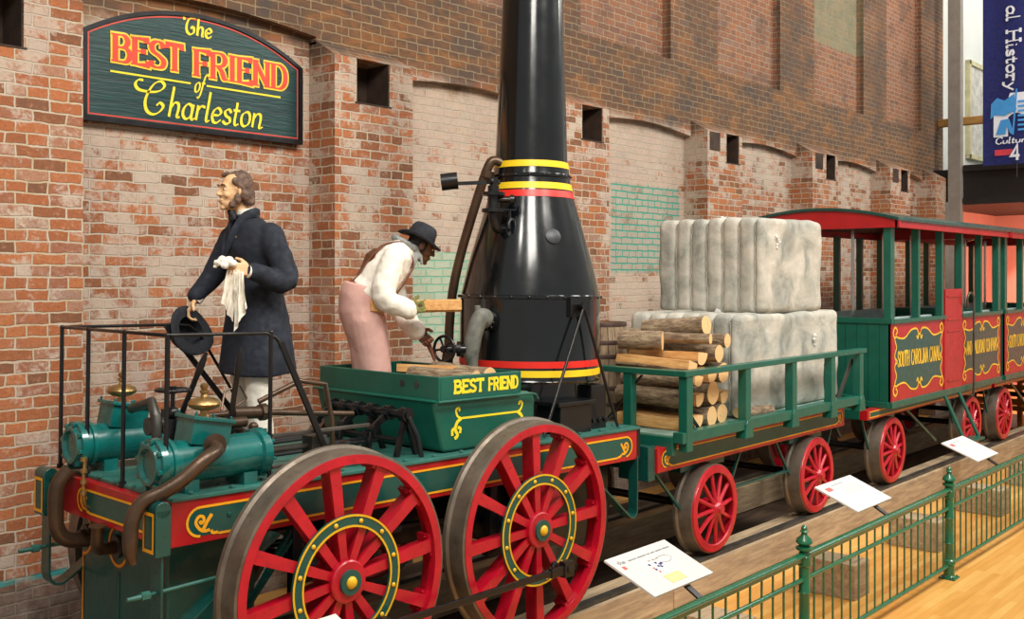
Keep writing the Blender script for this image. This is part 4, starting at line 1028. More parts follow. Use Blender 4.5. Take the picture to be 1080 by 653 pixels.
# ------------------------------------------------------------------ the flat wagon
wag = thing('flat_wagon', 'green railed flat wagon carrying cotton bales and logs', 'wagon', (8.5, 5.13, 0))
def wb(g, name, m, parent=None, **k): return g.build(name, m, parent or wag, **k)
WX0, WX1, WY0, WY1 = 6.72, 10.15, 4.42, 5.86
sw = small_wheel(wag); sw.location = (7.54-8.5, 4.46-5.13, .372)
copy_part(sw, wag, (9.46-8.5, 4.46-5.13, .372))
for dx in (7.54, 9.46): copy_part(sw, wag, (dx-8.5, 5.80-5.13, .372), PI)
for dx in (7.54, 9.46): g = G(); g.cyl((dx, 4.45, .372), (dx, 5.8, .372), .035, 14); wb(g, 'axle', M['black'], smooth=40)
for y0, y1, s_ in ((WY0, WY0+.09, 1), (WY1-.09, WY1, 0)):
    g = G(); g.box(WX0, WX1, y0, y1, .775, .965); bm_ = wb(g, 'side_sill', M['red'], bevel=.004)
    if s_:
        fn = lambda u, v, h: V((u, WY0-h, v))
        g = G(); field(g, fn, WX0+.06, WX1-.06, .81, .935, .0015, 0); wb(g, 'green_field', M['dgreen'], bm_)
        g = G(); lining(g, fn, WX0+.055, WX1-.055, .81, .935, .011, .003, 0); wb(g, 'yellow_lining', M['yellow'], bm_)
for nm_, bb in (('end_sill', (WX0, WX0+.09, WY0+.09, WY1-.09, .775, .965)), ('end_sill', (WX1-.09, WX1, WY0+.09, WY1-.09, .775, .965)), ('buffer_block', (WX0-.1, WX0-.005, 4.44, 4.72, .72, .99)), ('buffer_block', (WX0-.1, WX0-.005, 5.5, 5.8, .72, .99)), ('cross_beam', (7.6, 7.69, WY0+.09, WY1-.09, .8, .95)), ('cross_beam', (8.4, 8.49, WY0+.09, WY1-.09, .8, .95)), ('cross_beam', (9.2, 9.29, WY0+.09, WY1-.09, .8, .95))):
    g = G(); g.box(*bb); wb(g, nm_, M['green'], bevel=.006)
g = G(); g.box(6.905, 10.215, 4.365, 5.915, .99, 1.05)
wb(g, 'deck_boards', M['cdeck'], bevel=.004)
g = G(); g.box(6.84, 10.28, 4.27, 4.36, 1.0, 1.085); g.box(6.84, 10.28, 5.92, 6.0, 1.0, 1.085); g.box(6.835, 6.9, 4.362, 5.918, .90, 1.045); g.box(10.22, 10.275, 4.362, 5.918, 1.0, 1.08)
wb(g, 'deck_edge_rail', M['cgreen'], bevel=.005)
g = G()
g.box(6.87, 10.34, 4.26, 4.35, 1.515, 1.56); g.box(6.87, 6.96, 4.35, 5.93, 1.515, 1.56); g.box(6.87, 10.34, 5.93, 6.02, 1.515, 1.56)
wb(g, 'top_rail', M['cgreen'], bevel=.005)
for x in (6.94, 7.87, 8.73, 9.55, 10.22):
    for y in (4.31, 5.97):
        g = G(); g.box(x-.045, x+.045, y-.044, y+.034, .93 if x < 7 else 1.04, 1.515)
        if x > 7:
            yy = y-.045; g.prism([(x-.05, 1.05), (x-.03, 1.085), (x+.03, 1.085), (x+.05, 1.05), (x+.075, .93), (x-.075, .93)], lambda u, v, h: V((u, h, v)), yy-.01, yy+.085)
        wb(g, 'stake_post', M['cgreen'], bevel=.005)
g = G(); g.box(6.88, 6.96, 4.78, 4.86, 1.05, 1.515); wb(g, 'stake_post', M['cgreen'], bevel=.005)
for P in (((6.95, 4.72, 1.5), (6.95, 5.12, 1.05)), ((6.97, 4.37, 1.32), (7.30, 4.40, 1.05))):
    g = G(); g.bar(P[0], P[1], .012, .028, (1, 0, 0)); wb(g, 'black_brace', M['black'])
for x in (7.87, 8.73, 9.55):
    g = G(); P = cr([(x+.03, 4.36, 1.40), (x+.05, 4.38, 1.36), (x+.14, 4.42, 1.22), (x+.19, 4.43, 1.12), (x+.18, 4.44, 1.055)], 4); g.tube(P, .012, 8); g.cyl((x+.03, 4.36, 1.36), (x+.05, 4.37, 1.44), .018, 8)
    wb(g, 'bent_iron_hook', M['black'], smooth=45)
g = G(); g.bar((10.2, 4.36, 1.45), (9.95, 4.40, 1.06), .012, .05); wb(g, 'black_brace', M['iron'])
for x in (6.78, 8.15, 8.8, 10.0):
    tx = 7.54 if x < 8.4 else 9.46
    for y in (4.5, 5.75): g = G(); g.bar((x, y, .77), (tx+(-.38 if x < tx else .38), y, .42), .02, .02); wb(g, 'brace_rod', M['green'])
g = G(); g.bar((8.0, 4.5, .46), (9.05, 4.5, .46), .03, .02); wb(g, 'brace_rod', M['green'])
for tx in (7.54, 9.46):
    for y in (4.56, 5.72): g2 = G(); g2.prism([(tx-.28, .78), (tx+.28, .78), (tx+.09, .3), (tx-.09, .3)], lambda u, v, h: V((u, h, v)), y-.02, y+.02); g2.box(tx-.35, tx+.35, y-.05, y+.05, .70, .79); wb(g2, 'axle_guard', M['green'], bevel=.004)
g = G(); g.cyl((6.56, 5.13, .85), (6.8, 5.13, .85), .03, 12); g.tube([V((6.6+.06*math.cos(2*PI*k/16), 5.13, .85+.05*math.sin(2*PI*k/16))) for k in range(16)], .012, 8, closed=True, caps=False); wb(g, 'coupling_link', M['black'], smooth=40)

# ------------------------------------------------------------------ the passenger coaches
def coach(xo, label, texts, n):
    L = 3.88; EX = .33 if n == 1 else .03
    c = thing('passenger_coach', label, 'coach', (xo+L/2, 5.13, 0), 'open green passenger coaches')
    def b(g, name, m, parent=None, **k): return g.build(name, m, parent or c, **k)
    y0, y1 = 4.30, 5.96; zf, zs = .93, 1.78
    px_ = PIV[c.name]
    s_ = small_wheel(c); s_.location = (xo+.30-px_.x, 4.46-px_.y, .372)
    copy_part(s_, c, (xo+2.98-px_.x, 4.46-px_.y, .372))
    for dx in (.30, 2.98): copy_part(s_, c, (xo+dx-px_.x, 5.80-px_.y, .372), PI)
    for dx in (.30, 2.98): g = G(); g.cyl((xo+dx, 4.45, .372), (xo+dx, 5.8, .372), .035, 14); b(g, 'axle', M['black'], smooth=40)
    # underframe
    for yy0, yy1 in ((4.42, 4.51), (5.77, 5.86)):
        g = G(); g.box(xo-EX, xo+L+.0, yy0, yy1, .76, .865); sl = b(g, 'side_sill', M['red'], bevel=.004)
        if yy0 < 5:
            fn = lambda u, v, h: V((u, 4.42-h, v))
            g = G(); g.poly([(xo-EX+.05, .785), (xo+L-.05, .785), (xo+L-.05, .845), (xo-EX+.05, .845)], fn, .0015); b(g, 'green_field', M['dgreen'], sl)
            g = G(); g.ribbon([(xo-EX+.05, .785), (xo+L-.05, .785), (xo+L-.05, .845), (xo-EX+.05, .845)], .011, fn, .003, closed=True); b(g, 'yellow_lining', M['yellow'], sl)
    g = G(); g.box(xo-EX, xo-EX+.07, 4.51, 5.77, .76, .865); g.box(xo-.02, xo+L, y0+.02, y1-.02, .865, .93); g.box(xo-.0, xo+L, y0-.015, y1+.015, .862, .935)
    b(g, 'floor_frame', M['cgreen'], bevel=.005)
    # body: boarded ends and side panels
    dx0, dx1 = xo+1.67, xo+2.27
    for xx, sg in ((xo, -1), (xo+L-.03, 1)):
        g = G(); k = 13; wdt = (y1-y0)/k
        for i in range(k): g.box(xx, xx+.03, y0+i*wdt+.004, y0+(i+1)*wdt-.004, zf, zs)
        g.box(xx+.008, xx+.022, y0, y1, zf, zs)
        b(g, 'end_boarding', M['cgreen'])
    g = G(); g.box(xo-.02, xo+.04, y0-.02, y1+.02, zs, zs+.06); g.box(xo+L-.04, xo+L+.02, y0-.02, y1+.02, zs, zs+.06)
    g.box(xo+.04, dx0, y0-.025, y0+.04, zs, zs+.045); g.box(dx1, xo+L-.04, y0-.025, y0+.04, zs, zs+.045); g.box(xo+.04, xo+L-.04, y1-.04, y1+.025, zs, zs+.045)
    b(g, 'waist_rail', M['cgreen'], bevel=.004)
    g = G(); g.box(xo+.03, xo+L-.03, y1-.03, y1, zf, zs); b(g, 'far_side_panel', M['cgreen'])
    for (u0, u1, tx) in ((xo+.0, dx0, texts[0]), (dx1, xo+L, texts[1])):
        g = G(); g.box(u0+.0, u1, y0, y0+.03, zf, zs); sp = b(g, 'side_panel', M['red'], bevel=.003)
        fn = lambda u, v, h: V((u, y0-h, v))
        a, e = u0+.10, u1-.10; m_ = (a+e)/2; hw = (e-a)/2; z0, z1 = zf+.09, zs-.07; zm = (z0+z1)/2; hz = (z1-z0)/2
        # a wavy bracketed outline
        q = [(-1.0, -.72), (-.93, -.45), (-1.0, -.2), (-.95, 0), (-1.0, .2), (-.93, .45), (-1.0, .72), (-.93, .78), (-.85, .74), (-.6, .72), (-.35, .95), (-.12, .98), (-.03, .82), (.03, .82), (.12, .98), (.35, .95), (.6, .72), (.85, .74), (.93, .78)]
        q += [(-s*1, -t) for s, t in q]
        O = cr([(m_+s*hw, zm+t*hz) for s, t in q], 4, True)
        g = G(); g.poly([(p.x, p.y) for p in O], fn, .0015); b(g, 'green_field', M['dgreen'], sp)
        g = G(); g.ribbon(O, .019, fn, .003, closed=True)
        for s in (-1, 1):
            for t in (-1, 1):
                g.ribbon(cr([(m_+s*hw*1.0, zm+t*hz*.72), (m_+s*hw*1.06, zm+t*hz*.92), (m_+s*hw*.98, zm+t*hz*1.08), (m_+s*hw*.9, zm+t*hz*.96), (m_+s*hw*.96, zm+t*hz*.84)], 4), .022, fn, .0032)
                g.ribbon(cr([(m_+s*hw*.03, zm+t*hz*.8), (m_+s*hw*.07, zm+t*hz*.66), (m_+s*hw*.12, zm+t*hz*.76)], 4), .026, fn, .0034)
            g.ribbon(cr([(m_+s*hw*1.0, zm+hz*.12), (m_+s*hw*.9, zm), (m_+s*hw*1.0, zm-hz*.12)], 4), .016, fn, .0034)
        if tx: text(g, tx, fn, .004, u0+.18, u1-.16, zm-.06, .165, .02, serif=.10, nib=(.010, .021, 0))
        b(g, 'scrollwork_and_lettering', M['lemon'] if False else paint('coach_yellow', '#eec23a', .45), sp)
    # red door with its bent handrail
    g = G(); g.box(dx0, dx1, y0-.012, y0+.03, zf+.0, 2.14); g.box(dx0-.03, dx0, y0-.012, y0+.04, zf, zs+.04); g.box(dx1, dx1+.03, y0-.012, y0+.04, zf, zs+.04)
    for z_ in (1.76, 1.62, 1.02, 2.04): g.box(dx0+.06, dx1-.06, y0-.022, y0-.012, z_, z_+.02)
    b(g, 'door', M['red'], bevel=.005)
    g = G(); P = cr([(dx1+.1, y0-.04, 1.92), (dx1+.06, y0-.05, 1.97), (dx1+.07, y0-.06, 2.05), (dx1+.16, y0-.06, 2.09), (dx1+.27, y0-.06, 2.04), (dx1+.29, y0-.06, 1.9), (dx1+.29, y0-.06, 1.5), (dx1+.28, y0-.06, .85), (dx1+.26, y0-.03, .80)], 4); g.tube(P, .014, 10); b(g, 'hand_grip', M['iron'], smooth=60)
    # posts
    ps = (.04, .83, 1.60, 2.30, 3.05, 3.80)
    for i, dx in enumerate(ps):
        wd = .055 if i in (0, 5) else .032
        for yy in (y0+.035, y1-.035):
            g = G(); g.box(xo+dx-wd, xo+dx+wd, yy-.04, yy+.04, zs+.04, 2.83); b(g, 'roof_post', M['cgreen'], bevel=.004)
    for dx in (.95, 1.9, 2.85):
        g = G(); g.cyl((xo+dx, 5.13, .93), (xo+dx, 5.13, 2.85), .02, 14); b(g, 'steel_pole', M['steel'], smooth=60)
    # bench seats
    for yy in (4.55, 5.45):
        for (a, e) in ((xo+.15, xo+1.5), (xo+2.4, xo+3.7)):
            if yy > 5: a, e = xo+.15, xo+3.7
            g = G(); g.box(a, e, yy-.12, yy+.22, 1.36, 1.40); g.box(a, e, yy-.16, yy-.12, 1.40, 1.84) if yy < 5 else g.box(a, e, yy+.22, yy+.26, 1.40, 1.84)
            g.box(a+.05, a+.1, yy-.1, yy+.2, .935, 1.36); g.box(e-.1, e-.05, yy-.1, yy+.2, .935, 1.36)
            b(g, 'bench', M['cgrey'], bevel=.004)
            if yy > 5: break
    # arched roof
    def zr(y): t = (y-5.13)/.93; return 2.93+.13*(1-t*t)
    g = G(); K = 18; ys = [4.18+(6.08-4.18)*i/K for i in range(K+1)]
    P = [(y, zr(y)) for y in ys]+[(y, zr(y)-.03) for y in reversed(ys)]
    g.prism(P, lambda u, v, h: V((h, u, v)), xo-.10, xo+L+.06); b(g, 'roof', M['green'], smooth=30)
    g = G()
    P = [(y, zr(y)-.035) for y in ys]+[(6.08, 2.82), (4.18, 2.82)]
    g.prism(P, lambda u, v, h: V((h, u, v)), xo-.07, xo-.04); g.prism(P, lambda u, v, h: V((h, u, v)), xo+L+.03, xo+L+.06)
    g.box(xo-.07, xo+L+.06, 4.2, 4.23, 2.82, 2.905); g.box(xo-.07, xo+L+.06, 6.03, 6.06, 2.82, 2.905)
    b(g, 'roof_fascia', M['red'], bevel=.003)
    # running gear guards, step and braces
    g = G()
    for tx in (.30, 2.98):
        for y in (4.56, 5.72): g2 = G(); g2.prism([(xo+tx-.28, .78), (xo+tx+.28, .78), (xo+tx+.09, .3), (xo+tx-.09, .3)], lambda u, v, h: V((u, h, v)), y-.02, y+.02); g2.box(xo+tx-.35, xo+tx+.35, y-.05, y+.05, .70, .78); b(g2, 'axle_guard', M['green'], bevel=.004)
        g2 = G(); g2.bar((xo+tx-.42, 4.5, .42), (xo+tx-.6, 4.5, .77), .02, .02); b(g2, 'brace_rod', M['green'])
    for e0, e1 in (((xo+.0, 5.0, .77), (xo+.3, 5.0, .45)), ((xo+.9, 4.5, .78), (xo+1.95, 4.5, .27))): g = G(); g.bar(e0, e1, .02, .03); b(g, 'brace_rod', M['green'])
    g = G(); g.bar((dx0-.0, 4.30, .87), (dx0+.13, 4.10, .30), .06, .025, (0, 1, 0)); g.bar((dx1-.1, 4.30, .87), (dx1+.04, 4.10, .30), .06, .025, (0, 1, 0)); g.box(dx0+.08, dx1+.0, 4.02, 4.18, .30, .33)
    b(g, 'entry_step', M['cgreen'], bevel=.004)
    g = G(); g.cyl((xo+L, 5.13, .83), (xo+L+.06, 5.13, .83), .025, 12); g.cyl((xo-EX, 5.13, .83), (xo-EX-.05, 5.13, .83), .025, 12); b(g, 'coupling_link', M['black'], smooth=40)
    return c
coach(11.07, 'open green coach with red door, front one directly behind the wagon, lettered South Carolina Canal', ('SOUTH CAROLINA CANAL', 'AND RAILROAD COMPANY'), 1)
coach(15.13, 'second open green coach, cut off by the right edge of the photo', ('SOUTH CAROLINA CANAL', 'AND RAILROAD COMPANY'), 2)

# ------------------------------------------------------------------ cargo: bales, barrel, logs
def bale(x0, x1, y0, y1, z0, z1, nseam, label, seed, side_seams=()):
    """soft wrapped block; tufts of stretched cloth between lacings on the end facing the engine"""
    rnd = random.Random(seed); nx, ny, nz = 44, 96, 30; g = G(); idx = {}
    cx, cy, cz = (x0+x1)/2, (y0+y1)/2, (z0+z1)/2; hx, hy, hz = (x1-x0)/2, (y1-y0)/2, (z1-z0)/2
    seams = [y0+.07+(y1-y0-.10)*k/nseam for k in range(nseam)]
    R = .06
    def dsp(P): return .012*noise.noise(P*5+V((seed, 0, 0)))+.02*noise.noise(P*2+V((seed, 3, 0)))
    def pt(i, j, k):
        key = (i, j, k)
        if key in idx: return idx[key]
        u, v, w_ = 2*i/nx-1, 2*j/ny-1, 2*k/nz-1
        p = V((u*hx, v*hy, w_*hz)); q = V((max(-hx+R, min(hx-R, p.x)), max(-hy+R, min(hy-R, p.y)), max(-hz+R, min(hz-R, p.z))))
        d = p-q
        if d.length > 1e-6: p = q+d.normalized()*R
        n_ = (d.normalized() if d.length > 1e-6 else V((0, 0, 0)))
        P = V((cx, cy, cz))+p; off = dsp(P)
        if u < -.9 or (w_ > .9 and u < -.2) :
            dd = min(abs(P.y-s) for s in seams); off -= .034*math.exp(-(dd/.016)**2)*(1 if u < -.9 else .4); off += .012*min(1, dd/.06)
        for s in side_seams:
            off -= .018*math.exp(-((P.x-s)/.014)**2)
        if w_ < -.97: off = 0
        P += n_*off; g.v.append(P); idx[key] = len(g.v)-1; return idx[key]
    def quad(a, b, c, d): g.f.append((a, b, c, d)); g.m.append(0)
    for i in range(nx):
        for j in range(ny):
            quad(pt(i, j, 0), pt(i, j+1, 0), pt(i+1, j+1, 0), pt(i+1, j, 0)); quad(pt(i, j, nz), pt(i+1, j, nz), pt(i+1, j+1, nz), pt(i, j+1, nz))
    for i in range(nx):
        for k in range(nz):
            quad(pt(i, 0, k), pt(i+1, 0, k), pt(i+1, 0, k+1), pt(i, 0, k+1)); quad(pt(i, ny, k), pt(i, ny, k+1), pt(i+1, ny, k+1), pt(i+1, ny, k))
    for j in range(ny):
        for k in range(nz):
            quad(pt(0, j, k), pt(0, j, k+1), pt(0, j+1, k+1), pt(0, j+1, k)); quad(pt(nx, j, k), pt(nx, j+1, k), pt(nx, j+1, k+1), pt(nx, j, k+1))
    t = thing('cotton_bale', label, 'bale', (cx, cy, z0), 'cotton bales on the flat wagon')
    g.build('bale_body', M['bale'], t, smooth=179)
    for s in seams:
        q = G(); P = [(x0-dsp(V((x0, s, z0+.06+(z1-z0-.12)*k/24)))+.027, s, z0+.06+(z1-z0-.12)*k/24) for k in range(25)]
        q.tube([V(p)+V((.004*rnd.uniform(-1, 1), .006*rnd.uniform(-1, 1), 0)) for p in P], .0045, 6); q.build('lacing_cord', M['linen'], t, smooth=60)
    return t
t1 = bale(8.07, 10.2, 4.50, 5.62, 1.05, 1.95, 6, 'large grey-white cotton bale at the bottom, resting on the wagon deck', 3, (9.45,))
t2 = bale(8.62, 9.93, 4.55, 5.66, 1.945, 2.84, 6, 'grey-white cotton bale on top of the other', 9)
def tuft(c, s, parent, seed):
    g = G(); r = random.Random(seed)
    for k in range(9): g.ball(V(c)+V((r.uniform(-1, 1)*s[0], r.uniform(-.6, .2)*.02, r.uniform(-1, 1)*s[2])), r.uniform(.012, .024), n=8)
    g.build('cotton_tuft', M['white'], parent, remesh=.006, smooth=60)
tuft((8.93, 4.545, 2.62), (.03, .02, .06), t2, 1); tuft((9.60, 4.49, 1.68), (.03, .02, .07), t1, 2); tuft((8.62, 5.0, 1.965), (.05, .05, .012), t2, 3); tuft((8.9, 5.1, 2.85), (.04, .05, .012), t2, 4)

bt = thing('wooden_barrel', 'weathered oak barrel with brown hoops standing at the front of the wagon behind the boiler', 'barrel', (7.33, 5.40, 1.05))
g = G(); ns = 22; prof = [(.205, 0), (.235, .14), (.252, .3), (.256, .42), (.252, .54), (.235, .70), (.205, .84)]
for k in range(ns):
    a0 = 2*PI*k/ns+.012; a1 = 2*PI*(k+1)/ns-.012; vs = []; fs = []
    for r, h in prof:
        for a, rr in ((a0, r-.02), (a1, r-.02), (a1, r), (a0, r)): vs.append(V((7.33+rr*math.cos(a), 5.40+rr*math.sin(a), 1.05+h)))
    for i in range(len(prof)-1):
        for j in range(4): fs.append((i*4+j, i*4+(j+1) % 4, i*4+4+(j+1) % 4, i*4+4+j))
    fs += [(3, 2, 1, 0), tuple(len(vs)-4+j for j in range(4))]; g.add(vs, fs)
g.cyl((7.33, 5.40, 1.06), (7.33, 5.40, 1.08), .19, 28); g.cyl((7.33, 5.40, 1.85), (7.33, 5.40, 1.865), .19, 28)
g.build('staves', M['barrel'], bt, smooth=40)
for h, r in ((.015, .211), (.13, .236), (.27, .252), (.54, .254), (.66, .243), (.81, .212)):
    g = G(); g.lathe([(r, h-.0), (r+.004, h+.018), (r, h+.036), (r-.015, h+.036), (r-.015, h)], (7.33, 5.40, 1.05), (0, 0, 1), 40, close=True); g.build('hoop', M['hoop'], bt, smooth=50)

def log(c, L, r, label, seed, yaw=0, pitch=0, split=False, name='firewood_log', grp='logs stacked on the flat wagon', flat=1.0):
    """round or split log about c, along Y before turning"""
    rd = random.Random(seed); g = G(); n = 18; K = 9; vs = []; fs = []; mi = []
    prof = []
    for j in range(n):
        a = 2*PI*j/n; rr = r*(1+.09*noise.noise(V((math.cos(a)*1.4, math.sin(a)*1.4, seed*1.7))))
        x, z = rr*math.cos(a), rr*math.sin(a)*flat
        if split: 
            z = min(z, r*.15+.08*r*noise.noise(V((x*20, seed, 0)))); x = max(x, -r*.55)
        prof.append((x, z))
    for i in range(K+1):
        y = -L/2+L*i/K; ox = .02*noise.noise(V((y*1.6, seed, 0))); oz = .02*noise.noise(V((y*1.6, seed, 9))); s = 1+.06*noise.noise(V((y*2, seed, 4)))
        for (x, z) in prof: vs.append(V((x*s+ox+.004*noise.noise(V((x*30, y*9, z*30))), y, z*s+oz)))
    for i in range(K):
        for j in range(n):
            fs.append((i*n+j, i*n+(j+1) % n, (i+1)*n+(j+1) % n, (i+1)*n+j))
            a, b = prof[j], prof[(j+1) % n]
            mi.append(2 if split and (min(a[1], b[1]) > r*.02 or max(a[0], b[0]) < -r*.5) else 0)
    fs.append(tuple(reversed(range(n)))); mi.append(1); fs.append(tuple(K*n+j for j in range(n))); mi.append(1)
    me = bpy.data.meshes.new(name); me.from_pydata(vs, [], fs)
    for m in (M['bark'], M['end'], M['cut']): me.materials.append(m)
    me.polygons.foreach_set('material_index', mi)
    for p in me.polygons: p.use_smooth = True
    me.set_sharp_from_angle(angle=math.radians(40))
    o = bpy.data.objects.new(name, me); COL.objects.link(o); o.location = c
    o.rotation_euler = (pitch, (0 if not split else rd.uniform(-.3, .3)), yaw)
    tag(o, label, 'log', grp); return o
zb = 1.055
LG = [  # x, y, z, length, radius, split, yaw, label
 (7.15, 4.90, zb+.09, 1.0, .095, True, .02, 'pale split log lying lowest at the front of the pile, behind the corner post'),
 (7.35, 4.86, zb+.09, .92, .088, True, -.04, 'split log on the deck, second from the front rail'),
 (7.54, 4.83, zb+.085, .86, .085, False, .03, 'round-ended log on the deck in the middle of the pile'),
 (7.73, 4.88, zb+.08, .86, .08, False, -.02, 'small log on the deck near the big bale'),
 (7.16, 4.93, zb+.26, .98, .078, False, .03, 'brown-barked log second from the bottom at the front rail'),
 (7.34, 4.86, zb+.26, .94, .085, True, .02, 'split log with pale end, second layer behind the brown one'),
 (7.54, 4.80, zb+.27, .92, .098, False, .05, 'broad round pale log end in the second layer beside the corner post'),
 (7.75, 4.86, zb+.25, .84, .085, True, .0, 'dark-ended split log in the second layer next to the bale'),
 (7.17, 4.93, zb+.405, .96, .068, False, -.02, 'grey-barked log third from the bottom at the front rail'),
 (7.34, 4.84, zb+.425, .94, .082, True, .02, 'split log in the third layer with orange wood showing'),
 (7.55, 4.82, zb+.45, .95, .085, True, -.05, 'large split log in the third layer just under the top rail'),
 (7.75, 4.88, zb+.42, .84, .085, False, .02, 'round log beside the bale in the third layer'),
 (7.20, 4.88, zb+.555, .98, .085, True, .04, 'long pale split log with its flat face along the top rail'),
 (7.42, 4.83, zb+.595, .98, .09, True, -.02, 'wide pale split log crossing just above the top rail'),
 (7.64, 4.90, zb+.60, .9, .072, False, .02, 'thin barked log in the fourth layer against the bale'),
 (7.22, 5.16, zb+.705, .42, .082, False, .45, 'short thick barked log on the left of the top, its cut end facing right'),
 (7.44, 5.06, zb+.725, .8, .045, False, .22, 'slim grey log leaning across the top of the pile'),
 (7.80, 5.02, zb+.70, .9, .062, False, .06, 'barked log at the back of the top layer against the bale'),
]
for k, (x, y, z, L, r, sp, yw, lab) in enumerate(LG):
    L = (.64+(x-7.15)*.45+.05*math.sin(k*2.3))*(1 if L > .5 else .55); y = (4.43+L/2+.02*math.sin(k*3.1)) if L > .45 else 4.92
    log((x, y, z), L, r, lab, k+11, yw, 0, sp)
log((7.58, 4.80, zb+.80), .56, .105, 'thick log on top of the pile with a big round pale cut end', 77, .15, -.10, False, flat=.8)
log((8.30, 4.44, 1.10), .55, .045, 'slim log lying on the deck in front of the bottom bale', 78, 1.5, 0, False)
HL = [(4.90, 4.93, 1.615, .56, .062, False, .12, 'round log in the hopper with its pale cut end towards the aisle'), (5.09, 4.95, 1.625, .58, .062, False, -.10, 'round log nearest the boiler in the hopper'),
      (4.72, 5.02, 1.575, .60, .055, False, .25, 'barked log lying lowest along the hopper front'), (4.99, 5.12, 1.675, .50, .05, True, .5, 'pale split log lying across the hopper logs'), (5.12, 5.50, 1.57, .42, .055, True, .1, 'split log at the back of the hopper')]
for k, (x, y, z, L, r, sp, yw, lab) in enumerate(HL): log((x, y, z), L, r, lab, k+50, yw, 0, sp, 'fuel_log', 'firewood in the green hopper')
g = G(); g.box(4.555, 5.265, 4.61, 5.79, 1.50, 1.515); g.build('hopper_floor', M['dgreen'], hop, M=PM, origin=LP)

# ------------------------------------------------------------------ fence along the aisle
fx0, fx1, fy = .84, 17.9, 3.11
fen = thing('iron_fence', 'glossy green iron picket fence with turned posts along the aisle', 'fence', (9.33, fy, -.35))
posts = [9.33+2.83*k for k in range(-3, 4)]
for x in posts:
    g = G(); prof = [(.06, 0), (.06, .02), (.045, .03), (.045, .12), (.055, .13), (.055, .16), (.042, .17), (.036, .30), (.042, .31), (.036, .32), (.036, .52), (.042, .53), (.036, .54), (.036, .70), (.045, .71), (.045, .77), (.036, .78), (.034, .80), (.055, .815), (.055, .83), (.03, .84), (.056, .862), (.05, .885), (.022, .91), (.018, .925), (.03, .935), (.02, .945), (.022, .96), (.012, .975), (0, .98)]
    g.lathe(prof, (x, fy, -.35), (0, 0, 1), 24); g.build('post', M['fence'], fen, smooth=38)
    g = G(); g.box(x-.07, x+.07, fy-.07, fy+.07, -.35, -.335)
    for sx in (-.05, .05): g.cyl((x+sx, fy-.05, -.335), (x+sx, fy-.05, -.322), .01, 6)
    g.build('base_plate', M['fence'], fen, bevel=.004)
for k in range(len(posts)-1):
    a, b = posts[k]+.03, posts[k+1]-.03
    g = G(); g.box(a, b, fy-.027, fy+.027, .425, .437); g.tube([V((a, fy, .43)), V((b, fy, .43))], .022, 12, ref=(0, 1, 0), ell=[(.03, .017)]*2); g.box(a, b, fy-.012, fy+.012, .39, .43); g.build('top_rail', M['fence'], fen, smooth=35)
    g = G(); g.tube([V((a, fy, .265)), V((b, fy, .265))], .016, 12); g.build('middle_rail', M['fence'], fen, smooth=40)
    g = G(); g.tube([V((a, fy, -.235)), V((b, fy, -.235))], .017, 12); g.build('bottom_rail', M['fence'], fen, smooth=40)
nb = 0; proto = None
for k in range(1, len(posts)-1):
    if nb >= 95: break
    for i in range(1, 19):
        x = posts[k]+2.83*i/19
        if nb >= 95: break
        if proto is None:
            g = G(); g.cyl((0, 0, -.24), (0, 0, .41), .0078, 8); proto = g.build('picket', M['fence'], fen, smooth=40, origin=(0, 0, -.35)); o = proto
        else: o = proto.copy(); COL.objects.link(o); o.parent = fen
        o.location = (x-9.33, 0, 0); nb += 1

